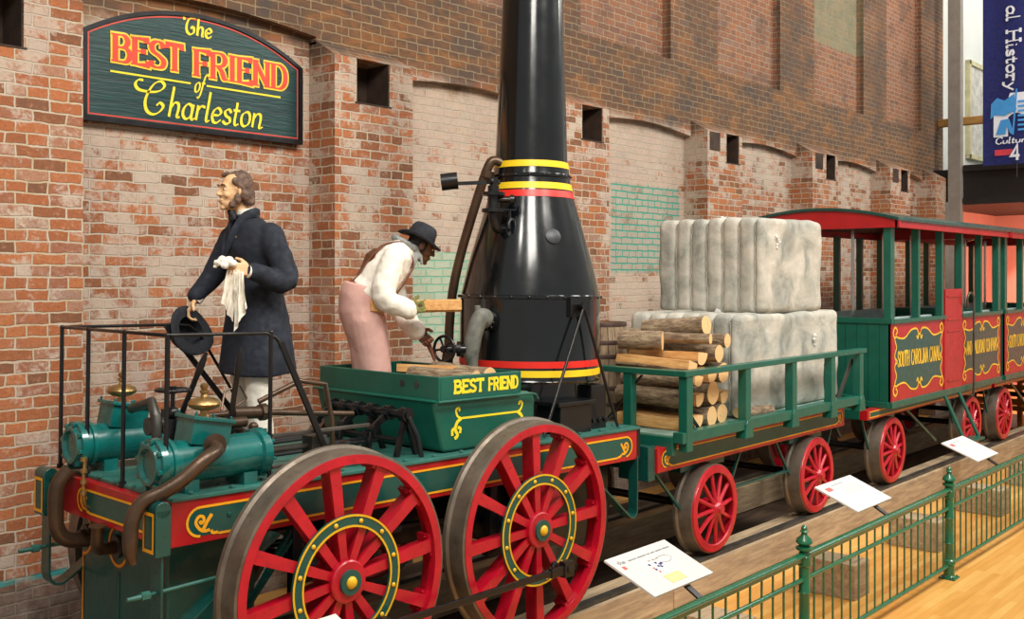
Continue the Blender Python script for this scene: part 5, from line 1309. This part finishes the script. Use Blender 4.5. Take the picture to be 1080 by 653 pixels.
# reading panels on arms fixed to the fence rail
def info_panel(x0, x1, label, kind, yb=3.2, zb_=.515, yt=3.55, zt=.655):
    c = thing('reading_panel', label, 'sign', ((x0+x1)/2, 3.14, .44), 'white reading panels along the fence')
    B = V((0, yb, zb_)); T = V((0, yt, zt)); e = (T-B); L = e.length; e.normalize(); n_ = V((0, -e.z, e.y))
    fn = lambda u, v, h: V((u, 0, 0))+B+e*v+n_*h
    g = G(); g.prism([(x0, 0), (x1, 0), (x1, L), (x0, L)], fn, -.014, 0); g.build('sheet', M['white'], c, bevel=.002)
    g = G(); xm = (x0+x1)/2+.05; g.bar((xm, 3.12, .43), (xm, yb+.1, zb_+.02), .05, .012); g.bar((xm, yb+.05, zb_-.0), (xm, yt-.05, zt-.03), .05, .012); g.build('bracket', M['black'], c)
    W = x1-x0
    g = G()
    if kind == 1:
        st, wdt = glyphs('The') if False else ([], 1)
        text(g, 'the ', fn, .0012, x0+.05, x0+.14, L-.075, .032, .005)
        r = random.Random(4); 
        x = x0+.15
        for wl in (.10, .11, .035, .05, .08, .09): g.ribbon([(x, L-.068), (x+wl*.8, L-.068)], .010, fn, .0012); x += wl*.8+.012
        for k in range(3): g.ribbon([(x0+.28+.04*k, L-.12), (x0+.30+.04*k, L-.125)], .006, fn, .0012)
        g.ribbon(cr([(x0+.34, L-.13), (x0+.40, L-.115), (x0+.47, L-.12), (x0+.49, L-.15), (x0+.44, L-.175), (x0+.36, L-.165)], 4), .0025, fn, .0012)
        g.build('grey_print', M['ink'], c)
        g = G()
        for (u, v) in ((.245, .15), (.31, .15), (.33, .17), (.35, .165), (.30, .18), (.32, .19), (.25, .20)): g.poly([(x0+u, L-v-.01), (x0+u+.018, L-v-.01), (x0+u+.018, L-v+.006), (x0+u, L-v+.006)], fn, .0012)
        g.build('blue_print', M['inkb'], c)
        g = G()
        for (u, v, s) in ((.045, .11, .03), (.25, .185, .014), (.26, .225, .014)): g.poly([(x0+u, L-v-s/2), (x0+u+s, L-v-s/2), (x0+u+s, L-v+s/2), (x0+u, L-v+s/2)], fn, .0013)
        g.build('red_print', M['inkr'], c)
        g = G(); g.poly([(x0+.24, .04), (x0+.40, .04), (x0+.40, .115), (x0+.24, .115)], fn, .0012); g.build('tan_print', M['tan'], c)
    else:
        for k in range(5 if kind == 2 else 3): g.ribbon([(x0+.22, L-.09-.025*k), (x0+W*.85, L-.09-.025*k)], .003, fn, .0012)
        g.ribbon([(x0+.2, L-.05), (x0+W*.62, L-.05)], .008, fn, .0012); g.build('grey_print', M['ink'], c)
        g = G(); g.poly([(x0+.06, L-.10), (x0+.15, L-.10), (x0+.15, L-.055), (x0+.06, L-.055)], fn, .0013); g.build('red_print', M['inkr'], c)
info_panel(4.84, 5.47, 'white reading panel with a tan block and blue marks, nearest whole one on the fence', 1)
info_panel(7.60, 8.26, 'white reading panel with a small red mark, in front of the coach front wheel', 2)
info_panel(10.43, 11.05, 'farthest white reading panel, small, in front of the coach step', 3)
info_panel(2.24, 2.87, 'corner of a white reading panel at the bottom edge before the first driving wheel', 3, 3.2, .69, 3.55, .83)

# ------------------------------------------------------------------ hanging banner
ban = thing('hanging_banner', 'dark blue hanging banner with white lettering and a light blue flag emblem', 'banner', (19.0, 5.2, 4.22))
g = G(); nn = 24; P = []
y0, y1 = 5.76, 4.35
def fb_(y, z, h=0): return V((19.0+.012*math.sin(y*7)-h, y, z))
vs = []; fs = []
for side in (0, .008):
    for i in range(nn+1):
        for j in range(21): vs.append(fb_(y0+(y1-y0)*i/nn, 4.22+3.6*j/20, side))
for s in range(2):
    o_ = s*(nn+1)*21
    for i in range(nn):
        for j in range(20): q = (o_+i*21+j, o_+(i+1)*21+j, o_+(i+1)*21+j+1, o_+i*21+j+1); fs.append(q if s else tuple(reversed(q)))
g.add(vs, fs); g.build('cloth', M['navy'], ban, smooth=60)
fn = lambda u, v, h: fb_(y0-u, v, .02+h*3)                           # u runs to the right from the left edge
g = G()
def rot(a, b): return (.40+b, 6.95-a)                                # reading downwards
text(g, 'al', fn, .002, 0, .273, 0, .22, .03, serif=.1, nib=(.018, .042, .0), rot=rot); g.build('white_lettering', M['bwhite'], ban); g = G(); text(g, 'History', fn, .002, .41, 1.48, 0, .22, .03, serif=.1, nib=(.018, .042, .0), rot=rot)
g.build('white_lettering', M['bwhite'], ban)
g = G(); z0 = 4.72
g.poly([(.18, z0-.02), (1.1, z0-.02), (1.1, z0+.72), (.45, z0+.72), (.40, z0+.55), (.18, z0+.42)], fn, .001); g.build('emblem_white', M['bwhite'], ban)
g = G()
g.poly([(.13, z0+.30), (.20, z0+.36), (.36, z0+.34), (.56, z0+.42), (.52, z0+.70), (.36, z0+.60), (.24, z0+.66), (.14, z0+.56)], fn, .003)
g.poly([(.22, z0+.02), (.38, z0+.02), (.40, z0+.16), (.46, z0+.02), (.52, z0+.02), (.44, z0+.28), (.30, z0+.27)], fn, .003)
g.ribbon([(.56, z0+.78), (.50, z0+.0)], .03, fn, .003)
for k in range(7): g.ribbon([(.58, z0+.08+.08*k), (1.05, z0+.08+.08*k)], .035, fn, .003)
g.build('emblem_blue', M['bblue'], ban)
g = G(); text(g, 'Cultural His', fn, .002, .20, 1.18, z0-.14, .11, .018, nib=(.012, .024, .3), shear=.2); g.build('white_caption', M['bwhite'], ban); g = G(); text(g, '4', fn, .005, .46, .62, z0-.44, .26, .045); g.build('white_caption', M['bwhite'], ban)
g = G(); g.poly([(.20, z0-.34), (1.2, z0-.34), (1.2, z0-.24), (.20, z0-.24)], fn, .002); g.build('red_bar', paint('banner_red', '#c23744', .7), ban)
g = G(); g.cyl((18.98, 5.2, 4.0), (18.98, 5.2, 4.3), .012, 8); g.cyl((19, y0+.02, 7.84), (19, y1, 7.84), .02, 10); g.build('hanger_rod', M['black'], ban, smooth=40)

# orange slatted bench far behind the second coach
t = thing('slatted_bench', 'orange slatted wooden bench far behind the coaches at the right edge', 'bench', (19.2, 5.1, -.35))
for k in range(5): g = G(); g.box(18.7, 19.7, 4.3, 6.0, .02+.12*k, .10+.12*k) if False else g.box(18.7, 18.76, 4.2, 6.0, .02+.12*k, .10+.12*k); g.build('slat', M['orange'], t, bevel=.005)
for y in (4.25, 5.1, 5.95): g = G(); g.box(18.76, 18.84, y-.04, y+.04, -.35, .65); g.box(18.84, 19.4, y-.04, y+.04, .02, .1); g.box(19.34, 19.42, y-.04, y+.04, -.35, .1); g.build('leg', M['orange'], t, bevel=.005)
g = G(); g.box(18.8, 19.5, 4.2, 6.0, .10, .14); g.build('seat', M['orange'], t, bevel=.005)

# ------------------------------------------------------------------ people
UP = V((0, 0, 1))
def head_geo(g, c, f, u, s=1.0):
    """c centre of skull, f facing, u up"""
    f = V(f).normalized(); u = (V(u)-f*V(u).dot(f)).normalized(); r = f.cross(u)
    R = Matrix((r, f, u)).transposed()
    P = lambda a, b, d: V(c)+(r*a+f*b+u*d)*s
    def B(a, b, d, ra, rb, rd): g.ball(P(a, b, d), ra*s, rb*s, rd*s, R=R, n=18)
    B(0, -.012, .03, .074, .093, .085)           # skull
    B(0, .030, -.005, .060, .062, .085)          # face block
    B(0, .040, -.070, .044, .046, .040)          # jaw
    B(0, .072, -.098, .020, .018, .016)          # chin
    B(0, .078, .030, .050, .016, .014)           # brow
    B(.033, .062, -.025, .022, .022, .020); B(-.033, .062, -.025, .022, .022, .020)   # cheeks
    g.caps(P(0, .084, .018), P(0, .104, -.020), .0095*s, .0125*s, 12)                  # nose
    B(.010, .094, -.025, .008, .010, .007); B(-.010, .094, -.025, .008, .010, .007)
    B(0, .086, -.055, .023, .011, .0065); B(0, .084, -.066, .020, .011, .007)         # lips
    for sg in (-1, 1):                            # ears
        g.ball(P(sg*.076, -.008, -.005), .010*s, .022*s, .034*s, R=R, n=14)
    return P, R
def face_details(parent, P, R, s, skin, brow):
    for sg in (-1, 1):
        g = G(); g.ball(P(sg*.029, .0765, .008), .0120*s, .009*s, .0065*s, R=R, n=12); g.build('eye', M['eye'], parent, smooth=60)
        g = G(); g.ball(P(sg*.029, .0835, .008), .0062*s, .0035*s, .0058*s, R=R, n=10); g.build('iris', M['iris'], parent, smooth=60)
        g = G(); g.tube([P(sg*.012, .092, .030), P(sg*.03, .093, .036), P(sg*.048, .083, .030)], [.004*s, .005*s, .003*s], 8); g.build('eyebrow', brow, parent, smooth=60)
def hand_geo(g, wr, d, palm, thumb, L=.185, curl=(35, 45, 35), spread=1.0):
    """wr wrist, d pointing direction, palm the way the palm faces, thumb side; curl degrees per joint"""
    d = V(d).normalized(); palm = (V(palm)-d*V(palm).dot(d)).normalized(); side = d.cross(palm)
    if side.dot(V(thumb)) < 0: side = -side
    k = L/.185; wr = V(wr)
    for i, off in enumerate((-.030, -.011, .010, .029)):
        g.caps(wr+side*off*.55*k, wr+(d*.088+side*off)*k, .016*k, .0125*k, 10)
    g.caps(wr+side*.02*k, wr+(d*.05+side*.036)*k, .016*k, .015*k, 10)
    for i, (off, fl) in enumerate(((.029, .92), (.010, 1.0), (-.011, .94), (-.030, .76))):
        p = wr+(d*.088+side*off)*k; dd = d.copy()+side*off*1.2*spread; dd.normalize(); ax = dd.cross(palm).normalized()
        for seg, (ln, r0) in enumerate(((.042, .0108), (.027, .0098), (.022, .0088))):
            dd = (Matrix.Rotation(math.radians(curl[seg]*(1+.07*i)), 3, ax) @ dd).normalized(); q = p+dd*ln*fl*k
            g.caps(p, q, r0*k, (r0-.0008)*k, 9); p = q
    p = wr+(d*.03+side*.042)*k; dd = (d*.75+side*.6+palm*.35).normalized()
    for ln, r0 in ((.036, .0135), (.030, .0118)):
        q = p+dd*ln*k; g.caps(p, q, r0*k, r0*.92*k, 10); p = q; dd = (dd+palm*.45+d*.25-side*.25).normalized()
def limb(g, pts, rad, n=14):
    P = cr([V(p) for p in pts], 4); R = []
    m = len(pts)-1
    for i in range(len(P)):
        t = i/4; a = min(int(t), m-1); fct = t-a; R.append(rad[a]*(1-fct)+rad[a+1]*fct)
    g.tube(P, R, n); g.ball(P[0], R[0], n=12); g.ball(P[-1], R[-1], n=12)
def body_tube(g, rings, ref, n=28):
    """rings: (centre, ra along ref, rb across)"""
    g.tube([r[0] for r in rings], [1]*len(rings), n, ref=ref, ell=[(r[1], r[2]) for r in rings])
def ch(g, name, mat, parent, **k): return g.build(name, mat, parent, **k)

# --- the gentleman
fw = V((-.93, .36, 0)).normalized(); rt = fw.cross(UP)              # rt = his right (towards the wall)
zF = 1.192
man = G(); mc = V((3.86, 5.60, zF))
nk = V((3.825, 5.63, 2.69)); hd = V((3.772, 5.67, 2.835))
man.caps(nk+V((.02, 0, -.06)), hd+V((.012, 0, -.05)), .062, .055, 16)
P1, R1 = head_geo(man, hd, V((-.985, .17, .02)), UP, 1.08)
shL, elL, wrL = V((3.86, 5.40, 2.555)), V((3.90, 5.30, 2.26)), V((3.66, 5.345, 2.325))
shR, elR, wrR = V((3.85, 5.82, 2.555)), V((3.76, 5.90, 2.30)), V((3.625, 5.88, 2.15))
pel = V((3.88, 5.60, 2.10))
man.caps(pel, V((3.86, 5.6, 2.5)), .13, .15, 16); man.caps(shL, shR, .06, .06)
limb(man, (shL, elL, wrL), (.055, .045, .028)); limb(man, (shR, elR, wrR), (.055, .045, .028))
hipL, kneL, anL = V((3.87, 5.50, 2.05)), V((3.83, 5.50, 1.66)), V((3.85, 5.49, 1.28))
hipR, kneR, anR = V((3.90, 5.70, 2.05)), V((3.87, 5.71, 1.66)), V((3.93, 5.70, 1.28))
limb(man, (hipL, kneL, anL), (.085, .055, .04)); limb(man, (hipR, kneR, anR), (.085, .055, .04))
for an in (anL, anR): man.caps(an+V((.0, 0, -.045)), an+fw*.16+V((0, 0, -.055)), .035, .028)
hand_geo(man, wrL, V((-.95, .18, .22)), V((.1, .9, -.2)), UP, .19, (38, 55, 40))
hand_geo(man, wrR, V((-.55, .1, -.85)), V((.6, -.5, -.4)), V((-.5, -.6, .1)), .19, (30, 45, 35))
mobj = man.build('person', M['skin'], None, origin=(3.86, 5.60, zF), remesh=.0055, smoothmod=2, smooth=60)
tag(mobj, 'person in long dark blue coat and white trousers, holding a hat and white cloth', 'person')
face_details(mobj, P1, R1, 1.08, 'skin', M['hair'])
g = G()                                                              # hair: thin on top, full and curling at the sides and back
def hb(a, b, d, ra, rb, rd): g.ball(P1(a, b, d), ra, rb, rd, R=R1, n=14)
hb(0, -.030, .058, .079, .088, .078); hb(.03, .035, .098, .045, .04, .02); hb(0, -.075, -.01, .072, .048, .070)
for sg in (-1, 1):
    hb(sg*.070, -.03, .03, .030, .05, .055); hb(sg*.078, -.035, -.02, .028, .045, .045); hb(sg*.066, -.06, -.055, .032, .042, .034)
    hb(sg*.070, .012, -.045, .016, .024, .040); hb(sg*.058, .040, -.080, .020, .026, .026); hb(sg*.068, .02, .055, .016, .035, .03)
ch(g, 'hair', M['hair'], mobj, remesh=.006, smoothmod=3, smooth=60, disp=(.012, .02))
g = G(); g.caps(P1(-.012, .093, -.0605), P1(.012, .093, -.0605), .0035, n=8); ch(g, 'mouth', M['lip'], mobj, smooth=60)
# coat
g = G(); ref = fw
rings = [(V((3.905, 5.62, 1.70)), .245, .275), (V((3.90, 5.61, 1.80)), .235, .262), (V((3.895, 5.605, 2.0)), .205, .225), (V((3.89, 5.60, 2.16)), .175, .195), (V((3.885, 5.60, 2.27)), .158, .180), (V((3.875, 5.60, 2.40)), .160, .20), (V((3.865, 5.61, 2.50)), .155, .225), (V((3.86, 5.61, 2.57)), .125, .225), (V((3.85, 5.615, 2.62)), .095, .17), (V((3.845, 5.62, 2.66)), .078, .09)]
body_tube(g, rings, ref, 36)
limb(g, (shL+V((.0, .01, -.01)), elL, wrL+V((.03, 0, -.0))), (.088, .072, .056), 18); limb(g, (shR+V((0, -.01, -.01)), elR, wrR+V((.0, 0, .03))), (.088, .070, .056), 18)
g.ball(shL+V((0, .03, .0)), .085, n=14); g.ball(shR+V((0, -.03, .0)), .085, n=14)
coat = ch(g, 'frock_coat', M['coat'], mobj, remesh=.011, smoothmod=4, smooth=60, disp=(.022, .16))
g = G(); R_ = fw.cross(UP)
for sg in (-1, 1):                                                    # collar and lapels
    b0 = V((3.83, 5.625, 2.64)); s_ = -R_*sg*-1
    g.tube(cr([b0-fw*.075+V((0, 0, .06)), b0+R_*sg*.070-fw*.03+V((0, 0, .06)), b0+R_*sg*.075+fw*.04+V((0, 0, .02)), b0+R_*sg*.070+fw*.105+V((0, 0, -.09)), b0+R_*sg*.02+fw*.155+V((0, 0, -.26))], 4), 0, 12, ref=R_, ell=[(.010, .03)]*9+[(.010, .028)]*4+[(.010, .025), (.008, .018), (.006, .012), (.005, .006)])
ch(g, 'lapels', M['coat'], mobj, smooth=60)
g = G(); g.tube([V((3.832, 5.628, 2.665)), V((3.822, 5.632, 2.725))], [.066, .060], 24); 
ch(g, 'shirt_collar', M['linen'], mobj, smooth=50)
g = G(); c0 = V((3.825, 5.63, 2.69))+fw*.078
g.ball(c0, .02, .02, .024, n=12)
g.tube(cr([c0, c0+R_*.05+fw*.015+V((0, 0, .02)), c0+R_*.08+V((0, 0, .0)), c0+R_*.04+fw*.012+V((0, 0, -.025)), c0], 4), .014, 10)
g.tube(cr([c0, c0-R_*.04+fw*.02+V((0, 0, .01)), c0-R_*.07+fw*.01+V((0, 0, -.03)), c0-R_*.03+fw*.02+V((0, 0, -.03)), c0], 4), .013, 10)
g.tube([c0, c0+fw*.03-R_*.01+V((0, 0, -.08)), c0+fw*.02-R_*.01+V((0, 0, -.16)), c0+fw*.02+V((0, 0, -.22))], 0, 10, ref=R_, ell=[(.014, .014), (.024, .014), (.028, .012), (.022, .01)])
g.tube([V((3.83, 5.63, 2.675))+V((fw.x*math.cos(a)+R_.x*math.sin(a), fw.y*math.cos(a)+R_.y*math.sin(a), 0))*.070 for a in [2*PI*k/20 for k in range(20)]], .015, 8, closed=True, caps=False)
ch(g, 'bow_tie', M['felt'], mobj, remesh=.005, smoothmod=1, smooth=60)
for wv, dr in ((wrL, V((-.95, .18, .22)).normalized()), (wrR, V((-.5, .08, -.6)).normalized())):
    g = G(); g.tube([wv-dr*.02, wv+dr*.012], [.040, .040], 18); ch(g, 'shirt_cuff', M['linen'], mobj, smooth=40)
g = G()
limb(g, (hipL+V((0, 0, -.1)), kneL, anL+V((0, 0, -.03))), (.12, .088, .074), 18); limb(g, (hipR+V((0, 0, -.1)), kneR, anR+V((0, 0, -.03))), (.12, .086, .074), 18)
ch(g, 'trousers', M['trouser'], mobj, remesh=.010, smoothmod=2, smooth=60, disp=(.016, .09))
for an in (anL, anR):
    g = G(); a0 = V((an.x, an.y, zF)); g.tube([a0-fw*.055+V((0, 0, .045)), a0+V((0, 0, .05)), a0+fw*.10+V((0, 0, .038)), a0+fw*.17+V((0, 0, .028)), a0+fw*.20+V((0, 0, .02))], 0, 16, ref=R_, ell=[(.036, .044), (.045, .05), (.048, .036), (.040, .026), (.018, .012)])
    g.obox(a0+fw*.06+V((0, 0, .006)), fw*.12, R_*.04, (0, 0, .006)); ch(g, 'shoe', M['shoe'], mobj, smooth=50)

# handkerchief and hat in his hands
hc = wrL+V((-.10, .02, .02))
kh = thing('white_cloth', 'crumpled white cloth hanging from the raised hand of the person in the long coat', 'cloth', hc)
g = G()
def cloth(g, top, d1, ln, w0, w1, ph, th=.004, depth=.035, tip=.0):
    vs = []; fs = []; nx, nz = 14, 14; top = V(top); side = V((.5, -.5, 0)).normalized(); out = V((-.75, -.66, 0)); d1 = V(d1)
    for s in (0, 1):
        for j in range(nz+1):
            t = j/nz; w_ = w0+(w1-w0)*t
            for i in range(nx+1):
                u = i/nx-.5; z = ln*t*(1-tip*(1-abs(2*u))) if False else ln*t*(1+tip*(u))
                vs.append(top+d1*z+V((.66, -.75, 0))*u*w_+out*(depth*t*.6*math.sin(u*11+ph)+.012*math.sin(u*23+t*5)+s*th))
    for s in (0, 1):
        o_ = s*(nx+1)*(nz+1)
        for j in range(nz):
            for i in range(nx):
                q = (o_+j*(nx+1)+i, o_+j*(nx+1)+i+1, o_+(j+1)*(nx+1)+i+1, o_+(j+1)*(nx+1)+i); fs.append(q if s else tuple(reversed(q)))
    g.add(vs, fs)
cloth(g, hc+V((.0, -.0, -.01)), (-.12, .1, -1), .25, .07, .085, .5, tip=.5); cloth(g, hc+V((.015, -.035, -.02)), (.02, -.03, -1), .29, .05, .085, 2.0, tip=-.5)
g.build('hanging_folds', M['linen'], kh, smooth=70)
g = G(); 
for k, (a, b, c, r) in enumerate(((-.035, 0, .045, .035), (-.065, .02, .05, .03), (-.09, .03, .035, .026), (-.02, -.02, .03, .03), (-.06, 0, .015, .028), (-.10, .04, .01, .018))): g.ball(hc+V((a, b, c)), r, r*.7, r*.75, n=12)
g.build('bunched_top', M['linen'], kh, remesh=.006, smoothmod=1, smooth=60, disp=(.018, .03))
def hat(name, c, ax, r_brim, r_crown, h, mat, label, dent=0, droop=.0, band=None, taper=.95):
    t = thing(name, label, 'hat', c); ax = V(ax).normalized()
    g = G(); u = ax.orthogonal().normalized(); b = ax.cross(u); n = 48; vs = []; fs = []
    prof = [(r_crown*.93, .0), (r_crown*.92, h*.5), (r_crown*taper*.82, h*.82), (r_crown*taper*.5, h*.95), (0.001, h*.97), (0.001, h), (r_crown*taper*.5, h*.985), (r_crown*taper*.75, h*.93), (r_crown*taper*.9, h*.82), (r_crown*.97, h*.6), (r_crown, h*.3), (r_crown*1.02, .012), (r_crown*1.25, .006), (r_brim*.9, -.004), (r_brim, .004), (r_brim*1.005, .0), (r_brim, -.006), (r_brim*.88, -.012), (r_crown*1.2, -.004)]
    for (r, hh) in prof:
        for j in range(n):
            a = 2*PI*j/n; k = max(0, (r-r_crown)/(r_brim-r_crown)); vs.append(V(c)+ax*(hh+k*(droop*math.cos(2*a)+.004*math.sin(3*a)))+(u*math.cos(a)+b*math.sin(a))*r)
    K = len(prof)
    for i in range(K):
        for j in range(n): i2 = (i+1) % K; fs.append((i*n+j, i*n+(j+1) % n, i2*n+(j+1) % n, i2*n+j))
    g.add(vs, fs); g.build('felt_body', mat, t, smooth=60)
    g = G(); g.lathe([(r_crown*1.03, .008), (r_crown*1.02, .04), (r_crown*.99, .04), (r_crown*.99, .008)], c, ax, 40, close=True); g.build('hat_band', M['felt'] if band is None else band, t, smooth=50)
    return t
hat('held_hat', V((3.565, 5.84, 1.955)), V((-.2, .92, -.38)), .165, .102, .13, M['felt'], 'dark felt hat held in the lowered hand of the person in the long coat', droop=.014, band=M['shoe'])

# --- the stoker
f2 = V((.80, -.60, 0)).normalized(); r2 = f2.cross(UP)
def S(a, b, z): """a metres forward, b metres towards the wall side"""; return V((4.83, 5.52, 0))+f2*a-r2*b*1.0+V((0, 0, z))
zH = 1.515
st = G()
pelv = S(-.07, 0, 2.15); chs = S(.02, 0, 2.37); nks = S(.19, 0, 2.50); hds = S(.32, 0, 2.51)
hf = (f2*.80+V((0, 0, -.42))).normalized()
st.caps(nks-f2*.02, hds+V((0, 0, -.02))-f2*.03, .056, .055, 14)
P2, R2 = head_geo(st, hds, hf, UP, .98)
st.caps(pelv, chs, .12, .13, 16)
s_N, s_F = S(.10, -.19, 2.43), S(.10, .19, 2.45)
e_N, w_N = S(.03, -.235, 2.16), S(.21, -.22, 2.065)
e_F, w_F = S(.16, .17, 2.10), S(.28, .02, 1.905)
st.caps(s_N, s_F, .055)
limb(st, (s_N, e_N, w_N), (.05, .042, .028)); limb(st, (s_F, e_F, w_F), (.05, .042, .028))
for sg in (-.09, .09):
    a = S(-.06, sg, 2.1); k = S(.02, sg, 1.75); n_ = S(-.02, sg, 1.60); limb(st, (a, k, n_), (.08, .058, .05)); st.caps(n_+V((0, 0, -.035)), n_+f2*.15+V((0, 0, -.045)), .035, .028)
hand_geo(st, w_N, f2*.9+V((0, 0, .25)), -r2*1.0+V((0, 0, .0)), UP, .185, (45, 60, 40))
hand_geo(st, w_F, f2*.75+V((0, 0, -.6)), r2*1.0-V((0, 0, .2)), UP, .185, (40, 55, 40))
sobj = st.build('person', M['dskin'], None, origin=S(-.05, 0, zH), remesh=.0055, smoothmod=2, smooth=60)
tag(sobj, 'person bending forward in a dark hat, white shirt and pink trousers, feeding split wood', 'person')
face_details(sobj, P2, R2, .98, 'dskin', M['bhair'])
g = G(); g.ball(P2(0, -.03, .03), .082, .085, .085, R=R2, n=16); g.ball(P2(0, -.075, -.02), .07, .04, .055, R=R2, n=14)
for sg in (-1, 1): g.ball(P2(sg*.068, .0, .0), .014, .03, .045, R=R2, n=12)
ch(g, 'hair', M['bhair'], sobj, remesh=.007, smoothmod=2, smooth=60)
g = G(); tdir = (nks-pelv).normalized(); bref = (f2-tdir*f2.dot(tdir)).normalized()
rg = [(pelv-tdir*.02+V((0, 0, .03)), .150, .185), (pelv+tdir*.08, .150, .185), (pelv+tdir*.18, .155, .20), (pelv+tdir*.30, .145, .215), (pelv+tdir*.38, .12, .20), (pelv+tdir*.45, .085, .13), (nks+tdir*.0, .07, .08)]
body_tube(g, rg, bref, 32)
limb(g, (s_N+V((0, 0, -.01)), e_N, w_N-f2*.01), (.085, .085, .066), 18); limb(g, (s_F, e_F, w_F), (.085, .082, .066), 18)
g.tube([w_N-f2*.03, w_N+f2*.025+V((0, 0, .0))], [.074, .066], 16); d_ = (w_F-e_F).normalized(); g.tube([w_F-d_*.04, w_F+d_*.02], [.078, .07], 16)
ch(g, 'white_shirt', M['linen'], sobj, remesh=.010, smoothmod=3, smooth=60, disp=(.022, .09))
g = G()
body_tube(g, [(S(-.085, 0, 2.235), .15, .178), (S(-.10, 0, 2.17), .165, .185), (S(-.10, 0, 2.06), .170, .19), (S(-.08, 0, 1.94), .150, .185), (S(-.05, 0, 1.82), .14, .175), (S(-.04, 0, 1.70), .135, .175), (S(-.03, 0, 1.6), .135, .175)], f2, 30)
for sg in (-.09, .09): limb(g, (S(-.075, sg, 2.0), S(-.04, sg, 1.78), S(-.02, sg, 1.58)), (.135, .118, .108), 18)
ch(g, 'pink_trousers', M['pink'], sobj, remesh=.011, smoothmod=4, smooth=60, disp=(.012, .2))
for sg in (-1, 1):
    g = G(); Q = []
    side = tdir.cross(bref); side = side if side.dot(-r2) > 0 else -side
    for (c_, ra, rb) in rg[:5]: Q.append(c_-bref*ra*.93*1.04+side*sg*rb*.42)
    c_, ra, rb = rg[4]; Q.append(c_+tdir*.075+side*sg*rb*.52-bref*.02)
    for (c_, ra, rb) in (rg[4], rg[3], rg[2], rg[1]): Q.append(c_+bref*ra*.9*1.05+side*sg*rb*.5)
    P = cr(Q, 4); g.tube(P, 0, 8, ref=side, ell=[(.017, .006)]*len(P)); ch(g, 'brace_strap', M['leather'], sobj, smooth=60)
for sg in (-.09, .09): g = G(); a0 = S(-.0, sg, zH); g.tube([a0-f2*.07+V((0, 0, .05)), a0+V((0, 0, .055)), a0+f2*.10+V((0, 0, .038)), a0+f2*.17+V((0, 0, .025))], 0, 14, ref=r2, ell=[(.036, .045), (.045, .052), (.046, .034), (.03, .018)]); g.obox(a0+f2*.05+V((0, 0, .008)), f2*.11, r2*.04, (0, 0, .006)); ch(g, 'shoe', M['shoe'], sobj, smooth=50)
g = G(); nb_ = nks+f2*.02
g.tube([nb_+V((0, 0, .02))+(f2*math.cos(a)*.085+r2*math.sin(a)*.08)+V((0, 0, -.05*math.cos(a))) for a in [2*PI*k/20 for k in range(20)]], .026, 10, closed=True, caps=False)
g.tube(cr([nb_+f2*.06+r2*.05+V((0, 0, -.02)), nb_+f2*.05+r2*.07+V((0, 0, -.08)), nb_+f2*.03+r2*.08+V((0, 0, -.15))], 4), [.022]*5+[.018]*2+[.012]*2, 10)
g.tube(cr([nb_+f2*.06+r2*.05+V((0, 0, -.02)), nb_+f2*.09+r2*.07+V((0, 0, -.07)), nb_+f2*.10+r2*.07+V((0, 0, -.12))], 4), [.018]*5+[.013]*4, 10)
ch(g, 'neck_scarf', M['scarf'], sobj, remesh=.007, smoothmod=1, smooth=60, disp=(.012, .03))
g = G(); hand_geo(g, w_N+f2*.0, f2*.9+V((0, 0, .25)), -r2*1.0, UP, .195, (45, 60, 40)); g.caps(w_N-f2*.0, w_N+f2*.03, .034)
ch(g, 'olive_glove', M['glove'], sobj, remesh=.005, smoothmod=1, smooth=60, disp=(.006, .03))
g = G(); hand_geo(g, w_F, f2*.75+V((0, 0, -.6)), r2*1.0-V((0, 0, .2)), UP, .195, (40, 55, 40)); ch(g, 'dark_glove', M['leather'], sobj, remesh=.005, smoothmod=1, smooth=60, disp=(.01, .03))
hat('wide_brimmed_hat', hds+V((0, 0, .052))-f2*.012, (V((0, 0, 1))+f2*.50), .165, .098, .115, M['felt'], 'dark grey wide-brimmed hat worn by the bending person', droop=.016)
# split wood in the gloved hands, and the poker
def plank_log(a, b, w_, h_, label, name, mat, cat, seed):
    a, b = V(a), V(b); d = (b-a).normalized(); s_ = d.cross(UP).normalized(); u = s_.cross(d); K = 12; vs = []; fs = []
    for i in range(K+1):
        p = a+(b-a)*i/K
        for j, (x, z) in enumerate(((-.5, -.4), (.0, -.55), (.5, -.35), (.5, .4), (.1, .5), (-.5, .45))):
            vs.append(p+s_*x*w_*(1+.08*noise.noise(V((i*.7, j, seed))))+u*z*h_*(1+.12*noise.noise(V((i*.6, j*2, seed+3)))))
    for i in range(K):
        for j in range(6): fs.append((i*6+j, i*6+(j+1) % 6, i*6+6+(j+1) % 6, i*6+6+j))
    fs += [tuple(reversed(range(6))), tuple(K*6+j for j in range(6))]
    g = G(); g.add(vs, fs); return tag(g.build(name, mat, smooth=30), label, cat)
q = w_N+f2*.09+V((0, 0, .03))+(-r2)*.055
plank_log(q-f2*.36+V((0, 0, -.005)), q+f2*.27+V((0, 0, -.0)), .10, .085, 'long pale split log held level between the stoker and the boiler', 'split_log', M['cut'], 'log', 2)
q = w_F+f2*.08+V((0, 0, -.07))
g = G(); g.tube(cr([q+V((0, 0, .06))-f2*.02, q, q+f2*.035+V((0, 0, -.09)), q+f2*.06+V((0, 0, -.16))], 4), [.014]*4+[.017]*4+[.012]*3+[.008]*2, 10)
tag(g.build('iron_poker', M['leather'], smooth=60), 'short dark brown stick in the lower hand of the bending person', 'stick')
